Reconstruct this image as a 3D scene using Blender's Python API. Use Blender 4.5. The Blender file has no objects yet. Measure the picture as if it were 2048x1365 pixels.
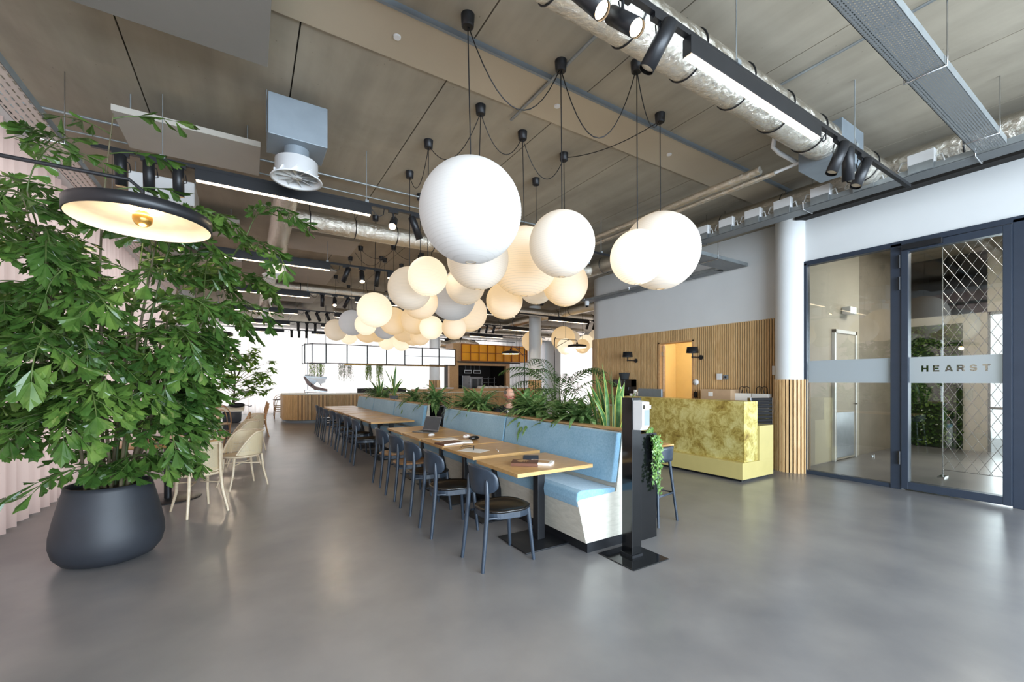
import bpy, math, random
from mathutils import Vector, Matrix
random.seed(7)
scene = bpy.context.scene
COL = scene.collection
PI = math.pi
R = math.radians
# ------------------------------------------------------------------ camera, world, lights, exposure
cd = bpy.data.cameras.new('camera'); cam = bpy.data.objects.new('camera', cd); COL.objects.link(cam)
cam.location = (0, 0, 1.5); cam.rotation_euler = (R(90), 0, -math.atan(527/847))
cd.sensor_width = 36; cd.lens = 847/2048*36; cd.shift_y = 79.5/2048; cd.clip_start = .05; cd.clip_end = 200
scene.camera = cam
vs = scene.view_settings
vs.view_transform = 'Standard'; vs.look = 'None'; vs.gamma = 1; vs.use_curve_mapping = False; vs.exposure = 0.68
w = bpy.data.worlds.new('world'); scene.world = w; w.use_nodes = True
w.node_tree.nodes['Background'].inputs[0].default_value = (.83, .92, 1, 1)
w.node_tree.nodes['Background'].inputs[1].default_value = 1.2
try:
    scene.cycles.use_adaptive_sampling = True; scene.cycles.adaptive_threshold = .025
    scene.cycles.max_bounces = 8; scene.cycles.diffuse_bounces = 5; scene.cycles.glossy_bounces = 4
    scene.cycles.transmission_bounces = 6; scene.cycles.transparent_max_bounces = 12
    scene.cycles.sample_clamp_indirect = 6; scene.cycles.use_denoising = True
    scene.cycles.caustics_reflective = False; scene.cycles.caustics_refractive = False
except Exception: pass

def area(name, loc, rot, sx, sy, power, color):
    l = bpy.data.lights.new(name, 'AREA'); l.shape = 'RECTANGLE'; l.size = sx; l.size_y = sy
    l.energy = power; l.color = color
    o = bpy.data.objects.new(name, l); COL.objects.link(o); o.location = loc; o.rotation_euler = rot
    return o
DAY = (.86, .93, 1)
area('daylight_left', (-3.2, 10, 2.1), (0, R(-78), 0), 3.9, 23, 620, DAY)
area('daylight_back', (5.5, 22.75, 2.1), (R(-90), 0, 0), 15, 3.9, 800, (.95, .97, 1))
area('daylight_entrance', (2.5, -5.1, 2.0), (R(68), 0, 0), 11, 3.6, 1450, (.74, .87, 1))
area('daylight_far_right', (16.7, 15, 2.1), (0, R(90), 0), 3.8, 12, 180, (.97, .98, 1))
area('daylight_vestibule', (13.7, 1.0, 1.9), (0, R(90), 0), 3.0, 2.6, 130, DAY)
area('vestibule_added_fill', (10.4, 1.2, 4.2), (0, 0, 0), 2.0, 1.6, 90, (1, .93, .82))  # added fill light to brighten the vestibule walls, not a real fitting

# ------------------------------------------------------------------ materials
def lin(c):
    c = c/255
    return c/12.92 if c <= .04045 else ((c+.055)/1.055)**2.4
def rgb(r, g, b): return (lin(r), lin(g), lin(b), 1)
class NT:
    def __init__(s, name):
        m = bpy.data.materials.new(name); m.use_nodes = True; s.m = m; s.t = m.node_tree
        s.b = s.t.nodes['Principled BSDF']; s.out = s.t.nodes['Material Output']
    def n(s, typ, **kw):
        x = s.t.nodes.new(typ)
        for k, v in kw.items(): setattr(x, k, v)
        return x
    def l(s, a, b): s.t.links.new(a, b)
    def coord(s, kind='Object', scale=(1, 1, 1), rot=(0, 0, 0)):
        tc = s.n('ShaderNodeTexCoord'); mp = s.n('ShaderNodeMapping')
        mp.inputs['Scale'].default_value = scale; mp.inputs['Rotation'].default_value = rot
        s.l(tc.outputs[kind], mp.inputs[0]); return mp.outputs[0]
    def noise(s, vec, scale, detail=4, rough=.55, dist=0):
        x = s.n('ShaderNodeTexNoise'); x.inputs['Scale'].default_value = scale
        x.inputs['Detail'].default_value = detail; x.inputs['Roughness'].default_value = rough
        x.inputs['Distortion'].default_value = dist; s.l(vec, x.inputs['Vector']); return x.outputs['Fac']
    def ramp(s, fac, stops):
        x = s.n('ShaderNodeValToRGB'); e = x.color_ramp.elements
        while len(e) < len(stops): e.new(.5)
        for i, (p, c) in enumerate(stops): e[i].position = p; e[i].color = c
        s.l(fac, x.inputs[0]); return x.outputs[0]
    def math(s, op, a, b=None):
        x = s.n('ShaderNodeMath', operation=op)
        for i, v in enumerate((a, b)):
            if v is None: continue
            if isinstance(v, (int, float)): x.inputs[i].default_value = v
            else: s.l(v, x.inputs[i])
        return x.outputs[0]
    def bump(s, h, strength=.2, dist=.01):
        x = s.n('ShaderNodeBump'); x.inputs['Strength'].default_value = strength; x.inputs['Distance'].default_value = dist
        s.l(h, x.inputs['Height']); s.l(x.outputs[0], s.b.inputs['Normal'])
def plain(name, c, rough=.5, metal=0, var=.12, vs_=6, bump=0, coat=0, spec=.5):
    s = NT(name); v = s.coord(); f = s.noise(v, vs_)
    lo = tuple(x*(1-var) for x in c[:3])+(1,); hi = tuple(min(1, x*(1+var)) for x in c[:3])+(1,)
    s.l(s.ramp(f, [(.3, lo), (.7, hi)]), s.b.inputs['Base Color'])
    s.b.inputs['Roughness'].default_value = rough; s.b.inputs['Metallic'].default_value = metal
    s.b.inputs['Specular IOR Level'].default_value = spec
    s.b.inputs['Coat Weight'].default_value = coat
    if bump: s.bump(s.noise(v, vs_*12), bump, .004)
    return s.m
def wood(name, c1, c2, scale=(2, 14, 14), rough=.45, kind='Object', bump=.05):
    s = NT(name); v = s.coord(kind, scale); f = s.noise(v, 2.2, 6, .6, 1.2)
    s.l(s.ramp(f, [(.25, c1), (.5, tuple((a+b)/2 for a, b in zip(c1, c2))), (.75, c2)]), s.b.inputs['Base Color'])
    s.b.inputs['Roughness'].default_value = rough; s.bump(f, bump, .003); return s.m
def emit(name, c, st):
    s = NT(name); s.b.inputs['Base Color'].default_value = (.8, .8, .8, 1)
    s.b.inputs['Emission Color'].default_value = c; s.b.inputs['Emission Strength'].default_value = st; return s.m
M = {}
# polished concrete floor
s = NT('concrete_floor'); v = s.coord('Generated', (19.5, 27.5, 1))
f1 = s.noise(v, .45, 3, .5); f2 = s.noise(v, 2.2, 4, .55)
mix = s.math('ADD', s.math('MULTIPLY', f1, .6), s.math('MULTIPLY', f2, .4))
s.l(s.ramp(mix, [(.36, rgb(106, 105, 107)), (.64, rgb(138, 135, 133))]), s.b.inputs['Base Color'])
s.b.inputs['Roughness'].default_value = .285
s.b.inputs['Specular IOR Level'].default_value = .8; M['floor'] = s.m
# concrete soffit with pits
s = NT('concrete_ceiling'); v = s.coord('Object'); v2 = s.coord('Object', (3, .35, 1))
f1 = s.noise(v, .8, 5, .6, .5); f3 = s.noise(v2, 1.6, 4)
vo = s.n('ShaderNodeTexVoronoi'); vo.inputs['Scale'].default_value = 9; s.l(v, vo.inputs['Vector'])
pit = s.math('LESS_THAN', vo.outputs['Distance'], .05)
mix = s.math('ADD', s.math('MULTIPLY', f1, .6), s.math('MULTIPLY', f3, .4))
col = s.ramp(mix, [(.3, rgb(134, 126, 112)), (.5, rgb(158, 149, 132)), (.7, rgb(176, 166, 148))])
mx = s.n('ShaderNodeMix', data_type='RGBA'); s.l(s.math('MULTIPLY', pit, .45), mx.inputs['Factor']); s.l(col, mx.inputs['A'])
mx.inputs['B'].default_value = rgb(70, 64, 56); s.l(mx.outputs['Result'], s.b.inputs['Base Color'])
s.b.inputs['Roughness'].default_value = .85; s.bump(s.noise(v, 30), .1, .004); M['ceil'] = s.m
M['band'] = plain('smooth_plaster_band', rgb(186, 173, 151), .8, vs_=1.5, var=.04)
M['joint'] = plain('dark_joint', rgb(70, 64, 56), .9)
M['white'] = plain('white_paint', rgb(222, 224, 224), .6, var=.02, vs_=2)
M['white_gloss'] = plain('white_gloss', rgb(228, 229, 230), .3, var=.02)
M['panel'] = plain('acoustic_panel', rgb(128, 124, 117), .9, var=.03, vs_=3, bump=.1)
M['panel_light'] = plain('acoustic_panel_light', rgb(176, 170, 160), .9, var=.03, vs_=3, bump=.1)
M['black'] = plain('black_metal', rgb(34, 35, 38), .38, .3, var=.1)
M['black_gloss'] = plain('black_gloss_panel', rgb(12, 13, 15), .12, var=.1, spec=.6)
M['chair'] = plain('black_stained_beech', rgb(46, 56, 68), .34, var=.15, vs_=12, bump=.03)
M['seatdark'] = plain('black_seat_lacquer', rgb(26, 24, 23), .2, var=.2)
M['seatbrown'] = wood('brown_seat_ply', rgb(120, 84, 50), rgb(160, 118, 72), (14, 2, 14), .35)
M['frame'] = plain('anthracite_frame', rgb(54, 63, 77), .4, .3, var=.05)
M['oak'] = wood('oak_table', rgb(186, 140, 82), rgb(220, 178, 120), (2, 16, 16), .3)
M['slat'] = wood('oak_slat', rgb(192, 150, 98), rgb(230, 194, 142), (9, 9, 1.2), .5)
M['palewood'] = wood('whitewashed_ply', rgb(196, 192, 178), rgb(222, 218, 204), (3, 3, 12), .5)
M['ledge'] = wood('oak_ledge', rgb(176, 134, 88), rgb(206, 166, 118), (16, 2, 16), .4)
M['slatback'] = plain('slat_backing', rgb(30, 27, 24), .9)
M['cane_wood'] = wood('pale_bent_beech', rgb(196, 174, 142), rgb(222, 204, 176), (8, 8, 8), .4)
M['bent_wood'] = wood('tan_bent_beech', rgb(160, 118, 78), rgb(196, 152, 106), (8, 8, 8), .4)
M['galv'] = plain('galvanised_steel', rgb(150, 156, 158), .42, .55, var=.12, vs_=9)
M['box_grey'] = plain('grey_sheet_metal', rgb(132, 142, 150), .5, .3, var=.06)
M['stem'] = plain('bark_stem', rgb(92, 84, 60), .7, var=.3, vs_=14)
M['stemgreen'] = plain('green_stem', rgb(74, 92, 44), .5, var=.2, vs_=14)
M['soil'] = plain('soil', rgb(40, 30, 22), .95, var=.4, vs_=30, bump=.5)
M['pot'] = plain('charcoal_pot', rgb(38, 41, 47), .55, var=.18, vs_=4, bump=.08)
M['brass'] = plain('brass', rgb(190, 150, 80), .25, .9)
M['chrome'] = plain('chrome', rgb(200, 202, 205), .15, 1)
M['orange'] = plain('orange_panel', rgb(246, 168, 18), .45, var=.1, vs_=2)
M['orange_edge'] = plain('orange_edge', rgb(170, 96, 10), .5)
M['kitchen'] = plain('dark_kitchen', rgb(36, 31, 29), .7)
M['steel'] = plain('brushed_steel', rgb(140, 142, 145), .35, .8)
M['card'] = plain('cardboard', rgb(186, 156, 124), .8, var=.05)
M['paper'] = plain('paper_white', rgb(235, 233, 228), .7, var=.02)
M['coverbrown'] = plain('brown_cover', rgb(104, 66, 48), .4)
M['navy'] = plain('navy_cover', rgb(40, 52, 74), .5)
M['red'] = plain('red_print', rgb(170, 50, 50), .5)
M['skin'] = plain('skin', rgb(206, 158, 134), .5, var=.06, vs_=20)
M['hair'] = plain('brown_hair', rgb(74, 48, 34), .6, var=.3, vs_=30)
M['hairgrey'] = plain('grey_hair', rgb(110, 102, 96), .7, var=.2, vs_=30)
M['jacket'] = plain('black_jacket', rgb(24, 24, 27), .8, var=.15, vs_=14)
M['trouser'] = plain('dark_trousers', rgb(34, 38, 50), .85)
M['shirt'] = plain('pale_shirt', rgb(214, 208, 206), .8)
M['khaki'] = plain('khaki_laminate', rgb(196, 180, 116), .4, var=.03)
M['storewall'] = plain('warm_yellow_wall', rgb(236, 216, 168), .7, var=.02)
M['moss'] = plain('moss_panel', rgb(30, 52, 22), .9, var=.6, vs_=14, bump=1)
M['vest'] = plain('beige_wall', rgb(196, 190, 176), .7, var=.05, vs_=1.5)
M['concwall'] = plain('bare_concrete_wall', rgb(150, 142, 130), .8, var=.12, vs_=2)
M['plasticblue'] = plain('blue_cloth', rgb(60, 100, 160), .8)
M['screen'] = plain('dark_screen', rgb(58, 62, 64), .12)
M['greypot'] = plain('grey_blue_pot', rgb(92, 98, 108), .6)
M['basket'] = plain('wicker', rgb(170, 130, 70), .8, var=.3, vs_=40)
# blue bench fabric
s = NT('blue_fabric'); v = s.coord('Object'); f = s.noise(v, 60, 3); f2 = s.noise(v, 3, 3)
s.l(s.ramp(s.math('ADD', s.math('MULTIPLY', f, .6), s.math('MULTIPLY', f2, .4)), [(.3, rgb(112, 158, 186)), (.7, rgb(148, 188, 212))]), s.b.inputs['Base Color'])
s.b.inputs['Roughness'].default_value = .9; s.b.inputs['Sheen Weight'].default_value = .3; s.bump(f, .25, .002); M['fabric'] = s.m
# gold patina
s = NT('gold_patina'); v = s.coord('Object'); f = s.noise(v, 6.5, 8, .78, .5); f2 = s.noise(v, 1.6, 3)
fx = s.math('ADD', s.math('MULTIPLY', f, .75), s.math('MULTIPLY', f2, .25))
s.l(s.ramp(fx, [(.36, rgb(140, 112, 50)), (.45, rgb(196, 172, 88)), (.53, rgb(230, 216, 136)), (.64, rgb(244, 236, 170))]), s.b.inputs['Base Color'])
s.b.inputs['Metallic'].default_value = .45; s.b.inputs['Roughness'].default_value = .38; s.bump(f, .06, .003); M['gold'] = s.m
# foil duct
s = NT('aluminium_foil'); v = s.coord('Object', (1, 1, 1)); f = s.noise(v, 14, 6, .7, 1.5)
s.b.inputs['Base Color'].default_value = rgb(232, 226, 214); s.b.inputs['Metallic'].default_value = .95
s.b.inputs['Roughness'].default_value = .2; s.bump(f, .8, .02); M['foil'] = s.m
# curtain
def curtain(name, c, transp):
    s = NT(name); d = s.n('ShaderNodeBsdfDiffuse'); t = s.n('ShaderNodeBsdfTranslucent'); tr = s.n('ShaderNodeBsdfTransparent')
    d.inputs[0].default_value = c; t.inputs[0].default_value = c
    m1 = s.n('ShaderNodeMixShader'); m1.inputs[0].default_value = .62; s.l(d.outputs[0], m1.inputs[1]); s.l(t.outputs[0], m1.inputs[2])
    m2 = s.n('ShaderNodeMixShader'); m2.inputs[0].default_value = transp; s.l(m1.outputs[0], m2.inputs[1]); s.l(tr.outputs[0], m2.inputs[2])
    s.l(m2.outputs[0], s.out.inputs[0]); return s.m
M['curtain'] = curtain('blush_sheer_curtain', rgb(230, 202, 194), .03)
M['curtain_w'] = curtain('white_sheer_curtain', rgb(238, 226, 222), .05)
# glass
s = NT('clear_glass'); g = s.n('ShaderNodeBsdfGlossy'); g.inputs['Roughness'].default_value = .01
tr = s.n('ShaderNodeBsdfTransparent'); tr.inputs[0].default_value = (.93, .95, .94, 1)
fr = s.n('ShaderNodeFresnel'); fr.inputs[0].default_value = 1.5; m1 = s.n('ShaderNodeMixShader')
s.l(s.math('MULTIPLY', fr.outputs[0], 1.6), m1.inputs[0]); s.l(tr.outputs[0], m1.inputs[1]); s.l(g.outputs[0], m1.inputs[2]); s.l(m1.outputs[0], s.out.inputs[0]); M['glass'] = s.m
M['frost'] = curtain('frosted_film', rgb(216, 222, 226), .05)
# leaves
def leafmat(name, c1, c2, c3, sc=5, rough=.32, tl=.25):
    s = NT(name); v = s.coord('Object'); f = s.noise(v, sc, 4, .6)
    col = s.ramp(f, [(.3, c1), (.5, c2), (.72, c3)]); s.l(col, s.b.inputs['Base Color']); s.b.inputs['Roughness'].default_value = rough
    t = s.n('ShaderNodeBsdfTranslucent'); s.l(col, t.inputs[0]); m1 = s.n('ShaderNodeMixShader'); m1.inputs[0].default_value = tl
    s.l(s.b.outputs[0], m1.inputs[1]); s.l(t.outputs[0], m1.inputs[2]); s.l(m1.outputs[0], s.out.inputs[0]); return s.m
M['leaf'] = leafmat('fishtail_leaf', rgb(44, 74, 34), rgb(74, 108, 48), rgb(120, 150, 70), 3, .22, .35)
M['leaf2'] = leafmat('silver_green_leaf', rgb(52, 92, 42), rgb(104, 142, 80), rgb(180, 200, 146), 34)
M['leafdark'] = leafmat('palm_leaf', rgb(36, 66, 26), rgb(60, 94, 40), rgb(92, 124, 60), 9)
M['leaffig'] = leafmat('fig_leaf', rgb(70, 112, 46), rgb(120, 164, 60), rgb(180, 210, 96), 4, tl=.5)
M['snake'] = leafmat('snake_plant_leaf', rgb(40, 84, 44), rgb(74, 122, 62), rgb(120, 156, 92), 16)
M['snakeedge'] = leafmat('snake_plant_margin', rgb(190, 190, 90), rgb(208, 206, 110), rgb(222, 218, 130), 6)
M['ivy'] = leafmat('ivy_leaf', rgb(60, 100, 44), rgb(100, 142, 66), rgb(168, 192, 110), 30)
M['hang'] = leafmat('hanging_leaf', rgb(90, 128, 40), rgb(130, 164, 54), rgb(170, 196, 80), 12, tl=.4)
M['hang2'] = leafmat('grey_hanging_leaf', rgb(100, 110, 90), rgb(134, 142, 112), rgb(170, 172, 140), 12)
# lanterns
def lantern_mat(name, c, st):
    s = NT(name); tc = s.n('ShaderNodeTexCoord'); sp = s.n('ShaderNodeSeparateXYZ'); s.l(tc.outputs['Object'], sp.inputs[0])
    fr = s.math('FRACT', s.math('MULTIPLY', s.math('ADD', sp.outputs[2], 2), 17)); ln = s.math('LESS_THAN', fr, .16)
    k = s.math('SUBTRACT', 1, s.math('MULTIPLY', ln, .35))
    s.b.inputs['Base Color'].default_value = rgb(188, 186, 181); s.b.inputs['Roughness'].default_value = .85
    s.b.inputs['Emission Color'].default_value = c; s.l(s.math('MULTIPLY', k, st), s.b.inputs['Emission Strength']); 
    s.b.inputs['Transmission Weight'].default_value = 0
    return s.m
M['lan_cool'] = lantern_mat('rice_paper_dim', rgb(236, 238, 244), .16)
M['lan_mid'] = lantern_mat('rice_paper_soft', rgb(255, 228, 190), .27)
M['lan_warm'] = lantern_mat('rice_paper_warm', rgb(255, 212, 148), .40)
M['lan_hot'] = lantern_mat('rice_paper_bright', rgb(255, 236, 200), .58)
M['strip'] = emit('led_diffuser', rgb(255, 226, 186), 4)
M['bulb'] = emit('spot_bulb', rgb(255, 214, 160), 22)
M['shade_in'] = emit('lit_shade_inside', rgb(255, 214, 160), .0)
M['shade_in'] = plain('cream_enamel', rgb(240, 226, 200), .5)
M['sign'] = emit('lit_exit_sign', rgb(236, 255, 226), 1.6)
M['panel_glow'] = emit('white_panel_added_glow', rgb(245, 248, 250), .6)  # emission added so the white rack panels do not render grey
# cane: real holes through a woven sheet
s = NT('woven_cane'); tc = s.n('ShaderNodeTexCoord'); sp = s.n('ShaderNodeSeparateXYZ'); s.l(tc.outputs['UV'], sp.inputs[0])
def hole(a): return s.math('GREATER_THAN', s.math('FRACT', s.math('MULTIPLY', a, 62)), .5)
hm = s.math('MULTIPLY', hole(sp.outputs[0]), hole(sp.outputs[1]))
s.b.inputs['Base Color'].default_value = rgb(214, 196, 160); tr = s.n('ShaderNodeBsdfTransparent'); m1 = s.n('ShaderNodeMixShader')
s.l(hm, m1.inputs[0]); s.l(s.b.outputs[0], m1.inputs[1]); s.l(tr.outputs[0], m1.inputs[2]); s.l(m1.outputs[0], s.out.inputs[0]); M['cane'] = s.m
# perforated tray underside: real slots
def perf(name, sx, sy, c, a=.6, b=.55):
    s = NT(name); tc = s.n('ShaderNodeTexCoord'); sp = s.n('ShaderNodeSeparateXYZ'); s.l(tc.outputs['Object'], sp.inputs[0])
    fy = s.math('MULTIPLY', sp.outputs[1], sy); row = s.math('FLOOR', fy)
    off = s.math('MULTIPLY', s.math('MODULO', s.math('ADD', row, 1000), 2), .5)
    fx = s.math('ADD', s.math('MULTIPLY', sp.outputs[0], sx), off)
    hm = s.math('MULTIPLY', s.math('GREATER_THAN', s.math('FRACT', fx), a), s.math('GREATER_THAN', s.math('FRACT', fy), b))
    s.b.inputs['Base Color'].default_value = c; s.b.inputs['Metallic'].default_value = .35; s.b.inputs['Roughness'].default_value = .45
    tr = s.n('ShaderNodeBsdfTransparent'); m1 = s.n('ShaderNodeMixShader')
    s.l(hm, m1.inputs[0]); s.l(s.b.outputs[0], m1.inputs[1]); s.l(tr.outputs[0], m1.inputs[2]); s.l(m1.outputs[0], s.out.inputs[0]); return s.m
M['perf'] = perf('perforated_steel', 34, 60, rgb(134, 138, 140), .45, .6)
M['perf_l'] = perf('perforated_white_steel', 12, 22, rgb(206, 196, 190), .35, .72)

# ------------------------------------------------------------------ mesh helper
class MB:
    def __init__(s): s.v = []; s.f = []; s.sm = []; s.mi = []; s.uv = {}; s.cur = 0
    def add(s, vs, fs, smooth=False):
        o = len(s.v); s.v += [tuple(x) for x in vs]
        for f in fs: s.f.append([i+o for i in f]); s.sm.append(smooth); s.mi.append(s.cur)
        return s
    def box(s, x0, x1, y0, y1, z0, z1):
        vs = [(x0, y0, z0), (x1, y0, z0), (x1, y1, z0), (x0, y1, z0), (x0, y0, z1), (x1, y0, z1), (x1, y1, z1), (x0, y1, z1)]
        return s.add(vs, [(0, 3, 2, 1), (4, 5, 6, 7), (0, 1, 5, 4), (1, 2, 6, 5), (2, 3, 7, 6), (3, 0, 4, 7)])
    def prism(s, poly, axis, a, b):      # poly (u,v) extruded along axis; 'y': u=x v=z, 'x': u=y v=z, 'z': u=x v=y
        n = len(poly)
        def P(u, v, t): return {'y': (u, t, v), 'x': (t, u, v), 'z': (u, v, t)}[axis]
        vs = [P(u, v, a) for u, v in poly]+[P(u, v, b) for u, v in poly]
        return s.add(vs, [tuple(range(n))[::-1], tuple(range(n, 2*n))]+[(i, (i+1) % n, n+(i+1) % n, n+i) for i in range(n)])
    def lathe(s, prof, c=(0, 0, 0), n=24, cap=True, ex=1, ey=1):
        vs = []; fs = []; m = len(prof)
        for r, z in prof:
            for k in range(n):
                a = 2*PI*k/n; vs.append((c[0]+r*ex*math.cos(a), c[1]+r*ey*math.sin(a), c[2]+z))
        for i in range(m-1):
            for k in range(n): k2 = (k+1) % n; fs.append((i*n+k, i*n+k2, (i+1)*n+k2, (i+1)*n+k))
        s.add(vs, fs, True)
        if cap:
            if prof[0][0] > 1e-4: s.add(vs[:n], [tuple(range(n))[::-1]])
            if prof[-1][0] > 1e-4: s.add(vs[-n:], [tuple(range(n))])
        return s
    def tube(s, pts, r, n=8, closed=False, cap=True):
        pts = [Vector(p) for p in pts]; m = len(pts); rs = r if isinstance(r, (list, tuple)) else [r]*m
        vs = []; fs = []; prev = None
        for i, p in enumerate(pts):
            if closed: d = pts[(i+1) % m]-pts[i-1]
            else: d = pts[min(i+1, m-1)]-pts[max(i-1, 0)]
            d.normalize()
            if prev is None:
                u = d.cross(Vector((0, 0, 1)));
                if u.length < 1e-3: u = d.cross(Vector((0, 1, 0)))
            else: u = prev-d*prev.dot(d)
            u.normalize(); prev = u; w_ = d.cross(u)
            for k in range(n):
                a = 2*PI*k/n; vs.append(p+(u*math.cos(a)+w_*math.sin(a))*rs[i])
        for i in range(m if closed else m-1):
            for k in range(n):
                k2 = (k+1) % n; j = (i+1) % m; fs.append((i*n+k, i*n+k2, j*n+k2, j*n+k))
        s.add(vs, fs, True)
        if cap and not closed: s.add(vs[:n], [tuple(range(n))[::-1]]); s.add(vs[-n:], [tuple(range(n))])
        return s
    def sphere(s, c, r, n=16, m=10, sz=1, sx=1, sy=1):
        prof = [(max(1e-5, r*math.sin(PI*i/m)), -r*sz*math.cos(PI*i/m)) for i in range(m+1)]
        return s.lathe(prof, c, n, False, sx, sy)
    def quadstrip(s, rows, smooth=True):
        m = len(rows[0]); vs = [p for r in rows for p in r]
        return s.add(vs, [(i*m+k, i*m+k+1, (i+1)*m+k+1, (i+1)*m+k) for i in range(len(rows)-1) for k in range(m-1)], smooth)
    def build(s, name, mats, parent=None, bevel=0, uvgrid=None, loc=None, seg=2, sub=0, solid=0):
        me = bpy.data.meshes.new(name); me.from_pydata(s.v, [], s.f)
        if not isinstance(mats, (list, tuple)): mats = [mats]
        for m in mats: me.materials.append(M[m] if isinstance(m, str) else m)
        for p, sm, mi in zip(me.polygons, s.sm, s.mi): p.use_smooth = sm; p.material_index = mi
        if uvgrid:
            uv = me.uv_layers.new(name='UVMap')
            for lp in me.loops: uv.data[lp.index].uv = uvgrid(me.vertices[lp.vertex_index].co)
        me.update()
        o = bpy.data.objects.new(name, me); COL.objects.link(o)
        if parent: o.parent = parent
        if loc: o.location = loc
        if solid: md = o.modifiers.new('t', 'SOLIDIFY'); md.thickness = solid; md.offset = 0
        if bevel: md = o.modifiers.new('b', 'BEVEL'); md.width = bevel; md.segments = seg; md.limit_method = 'ANGLE'
        if sub: md = o.modifiers.new('s', 'SUBSURF'); md.levels = sub; md.render_levels = sub
        return o
def tag(o, label=None, cat=None, group=None, kind=None):
    if label: o['label'] = label
    if cat: o['category'] = cat
    if group: o['group'] = group
    if kind: o['kind'] = kind
    return o
def thing(name, label, cat, loc=(0, 0, 0), rz=0, group=None):
    o = bpy.data.objects.new(name, None); COL.objects.link(o); o.location = loc; o.rotation_euler = (0, 0, rz)
    o.empty_display_size = .1
    return tag(o, label, cat, group)
def struct(name, mb, mats, parent=None, label=None, **kw):
    o = mb.build(name, mats, parent, **kw)
    if not parent: o['kind'] = 'structure'
    if label: o['label'] = label
    return o
def dup(root, loc, rz=None, label=None, group=None, scale=None):
    r = root.copy(); COL.objects.link(r); r.location = loc
    if rz is not None: r.rotation_euler = (0, 0, rz)
    if label: r['label'] = label
    if group: r['group'] = group
    if scale: r.scale = (scale,)*3
    for ch in list(root.children):
        c = ch.copy(); COL.objects.link(c); c.parent = r
        for g in list(ch.children):
            d = g.copy(); COL.objects.link(d); d.parent = c
    return r

# ================================================================== SETTING
H = 4.25
GX = 7.72      # plane of the glass wall
struct('floor', MB().box(-3, 16.5, -4.6, 22.9, -.1, 0), 'floor')
mb = MB()
xs = [-3.26+1.2*k for k in range(17)]
for x in xs: mb.box(x+.006, x+1.194, -4.6, 22.9, H, H+.2)
struct('ceiling', mb, 'ceil')
struct('ceiling_topping', MB().box(-3.3, 17.2, -4.6, 22.9, H+.03, H+.25), 'joint')
struct('trim_1', MB().box(-3, 7.7, 3.07, 3.58, H-.02, H), 'band', label='smooth painted band across the concrete soffit')
struct('trim_2', MB().box(-3, 7.7, 3.045, 3.07, H-.045, H), 'box_grey', label='grey conduit strip along the painted ceiling band')
struct('trim_3', MB().box(-3, 6, 13.1, 13.6, H-.02, H), 'band', label='far smooth painted band across the concrete soffit')
# left window wall behind the curtains
struct('wall_left', MB().box(-2.62, -2.5, -4.6, 22.9, 3.95, H).box(-2.62, -2.5, -4.6, 22.9, 0, .06), 'white')
mb = MB()
for y in [-1+2.4*k for k in range(10)]: mb.box(-2.6, -2.52, y-.03, y+.03, .06, 3.95)
w1 = struct('window_1', mb, 'frame')
struct('pane', MB().box(-2.57, -2.56, -4.5, 22.5, .06, 3.95), 'glass', w1)
struct('wall_far', MB().box(-3, 16.4, 22.3, 22.42, 3.95, H).box(-3, 16.4, 22.3, 22.42, 0, .06), 'white')
mb = MB()
for x in [-2.4+2.4*k for k in range(8)]: mb.box(x-.03, x+.03, 22.3, 22.38, .06, 3.95)
w2 = struct('window_2', mb, 'frame')
struct('pane', MB().box(-2.5, 16, 22.34, 22.35, .06, 3.95), 'glass', w2)
struct('wall_back', MB().box(-3, GX, -4.2, -4.08, 3.8, H).box(-3, -2, -4.2, -4.08, 0, 3.8).box(GX-.4, GX, -4.2, -4.08, 0, 3.8), 'white')
mb = MB()
for x in [-2+2*k for k in range(5)]+[7.3]: mb.box(x-.03, x+.03, -4.2, -4.1, 0, 3.8)
struct('window_3', mb, 'frame')
struct('trim_4', MB().box(-2.5, -1.95, -4, 22.2, 4.05, H), 'white', label='white curtain pelmet along the ceiling edge')
# right wall: glass zone wall pieces
mb = MB().box(GX-.05, GX+.12, 1.02, 3.62, 3.42, H).box(GX-.05, GX+.12, -4.1, 1.02, 0, H).box(GX-.02, GX+.12, 3.345, 3.62, 0, 3.43)
struct('wall_right', mb, 'white')
struct('duct_shade_strip', MB().box(GX-.22, GX-.05, -4, 3.4, 4.1, H), 'slatback', label='dark strip standing in for duct shadow above the glass doors')  # dark strip added in place of the ducts' shadow on the wall top
# slatted wall
WX = 7.93
mb = MB().box(WX, WX+.15, 3.6, 5.5, 0, H).box(WX, WX+.15, 6.4, 8.35, 0, H).box(WX, WX+.15, 5.5, 6.4, 2.36, H)
arc = [(WX+.5-.5*math.cos(a), 8.35+.5*math.sin(a)) for a in [R(9*k) for k in range(11)]]
mb.prism(arc+[(WX+.5, 8.7), (WX+.15, 8.35)], 'z', 0, H)
mb.box(WX+.5, 16.4, 8.7, 8.85, 0, H)
struct('wall_reception', mb, 'white')
mb = MB(); mbk = MB()
y = 3.78
while y < 8.35:
    z0 = 2.36 if 5.52 < y < 6.36 else 0
    mb.box(WX-.03, WX-.012, y, y+.029, z0, 2.61); y += .0445
for k in range(18):
    a = R(5*k+2); cx, cy = WX+.5, 8.35; r = .53
    c = Vector((cx-r*math.cos(a), cy+r*math.sin(a))); t = Vector((math.sin(a), math.cos(a)))*.0155; n = Vector((-math.cos(a), math.sin(a)))*.02
    p = [c-t-n, c+t-n, c+t+n, c-t+n]; mb.prism([tuple(q) for q in p], 'z', 0, 2.61)
for k in range(60): mb.box(WX+.52+k*.0445, WX+.551+k*.0445, 8.88, 8.905, 0, 2.61)
struct('wall_slats', mb, 'slat')
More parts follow.
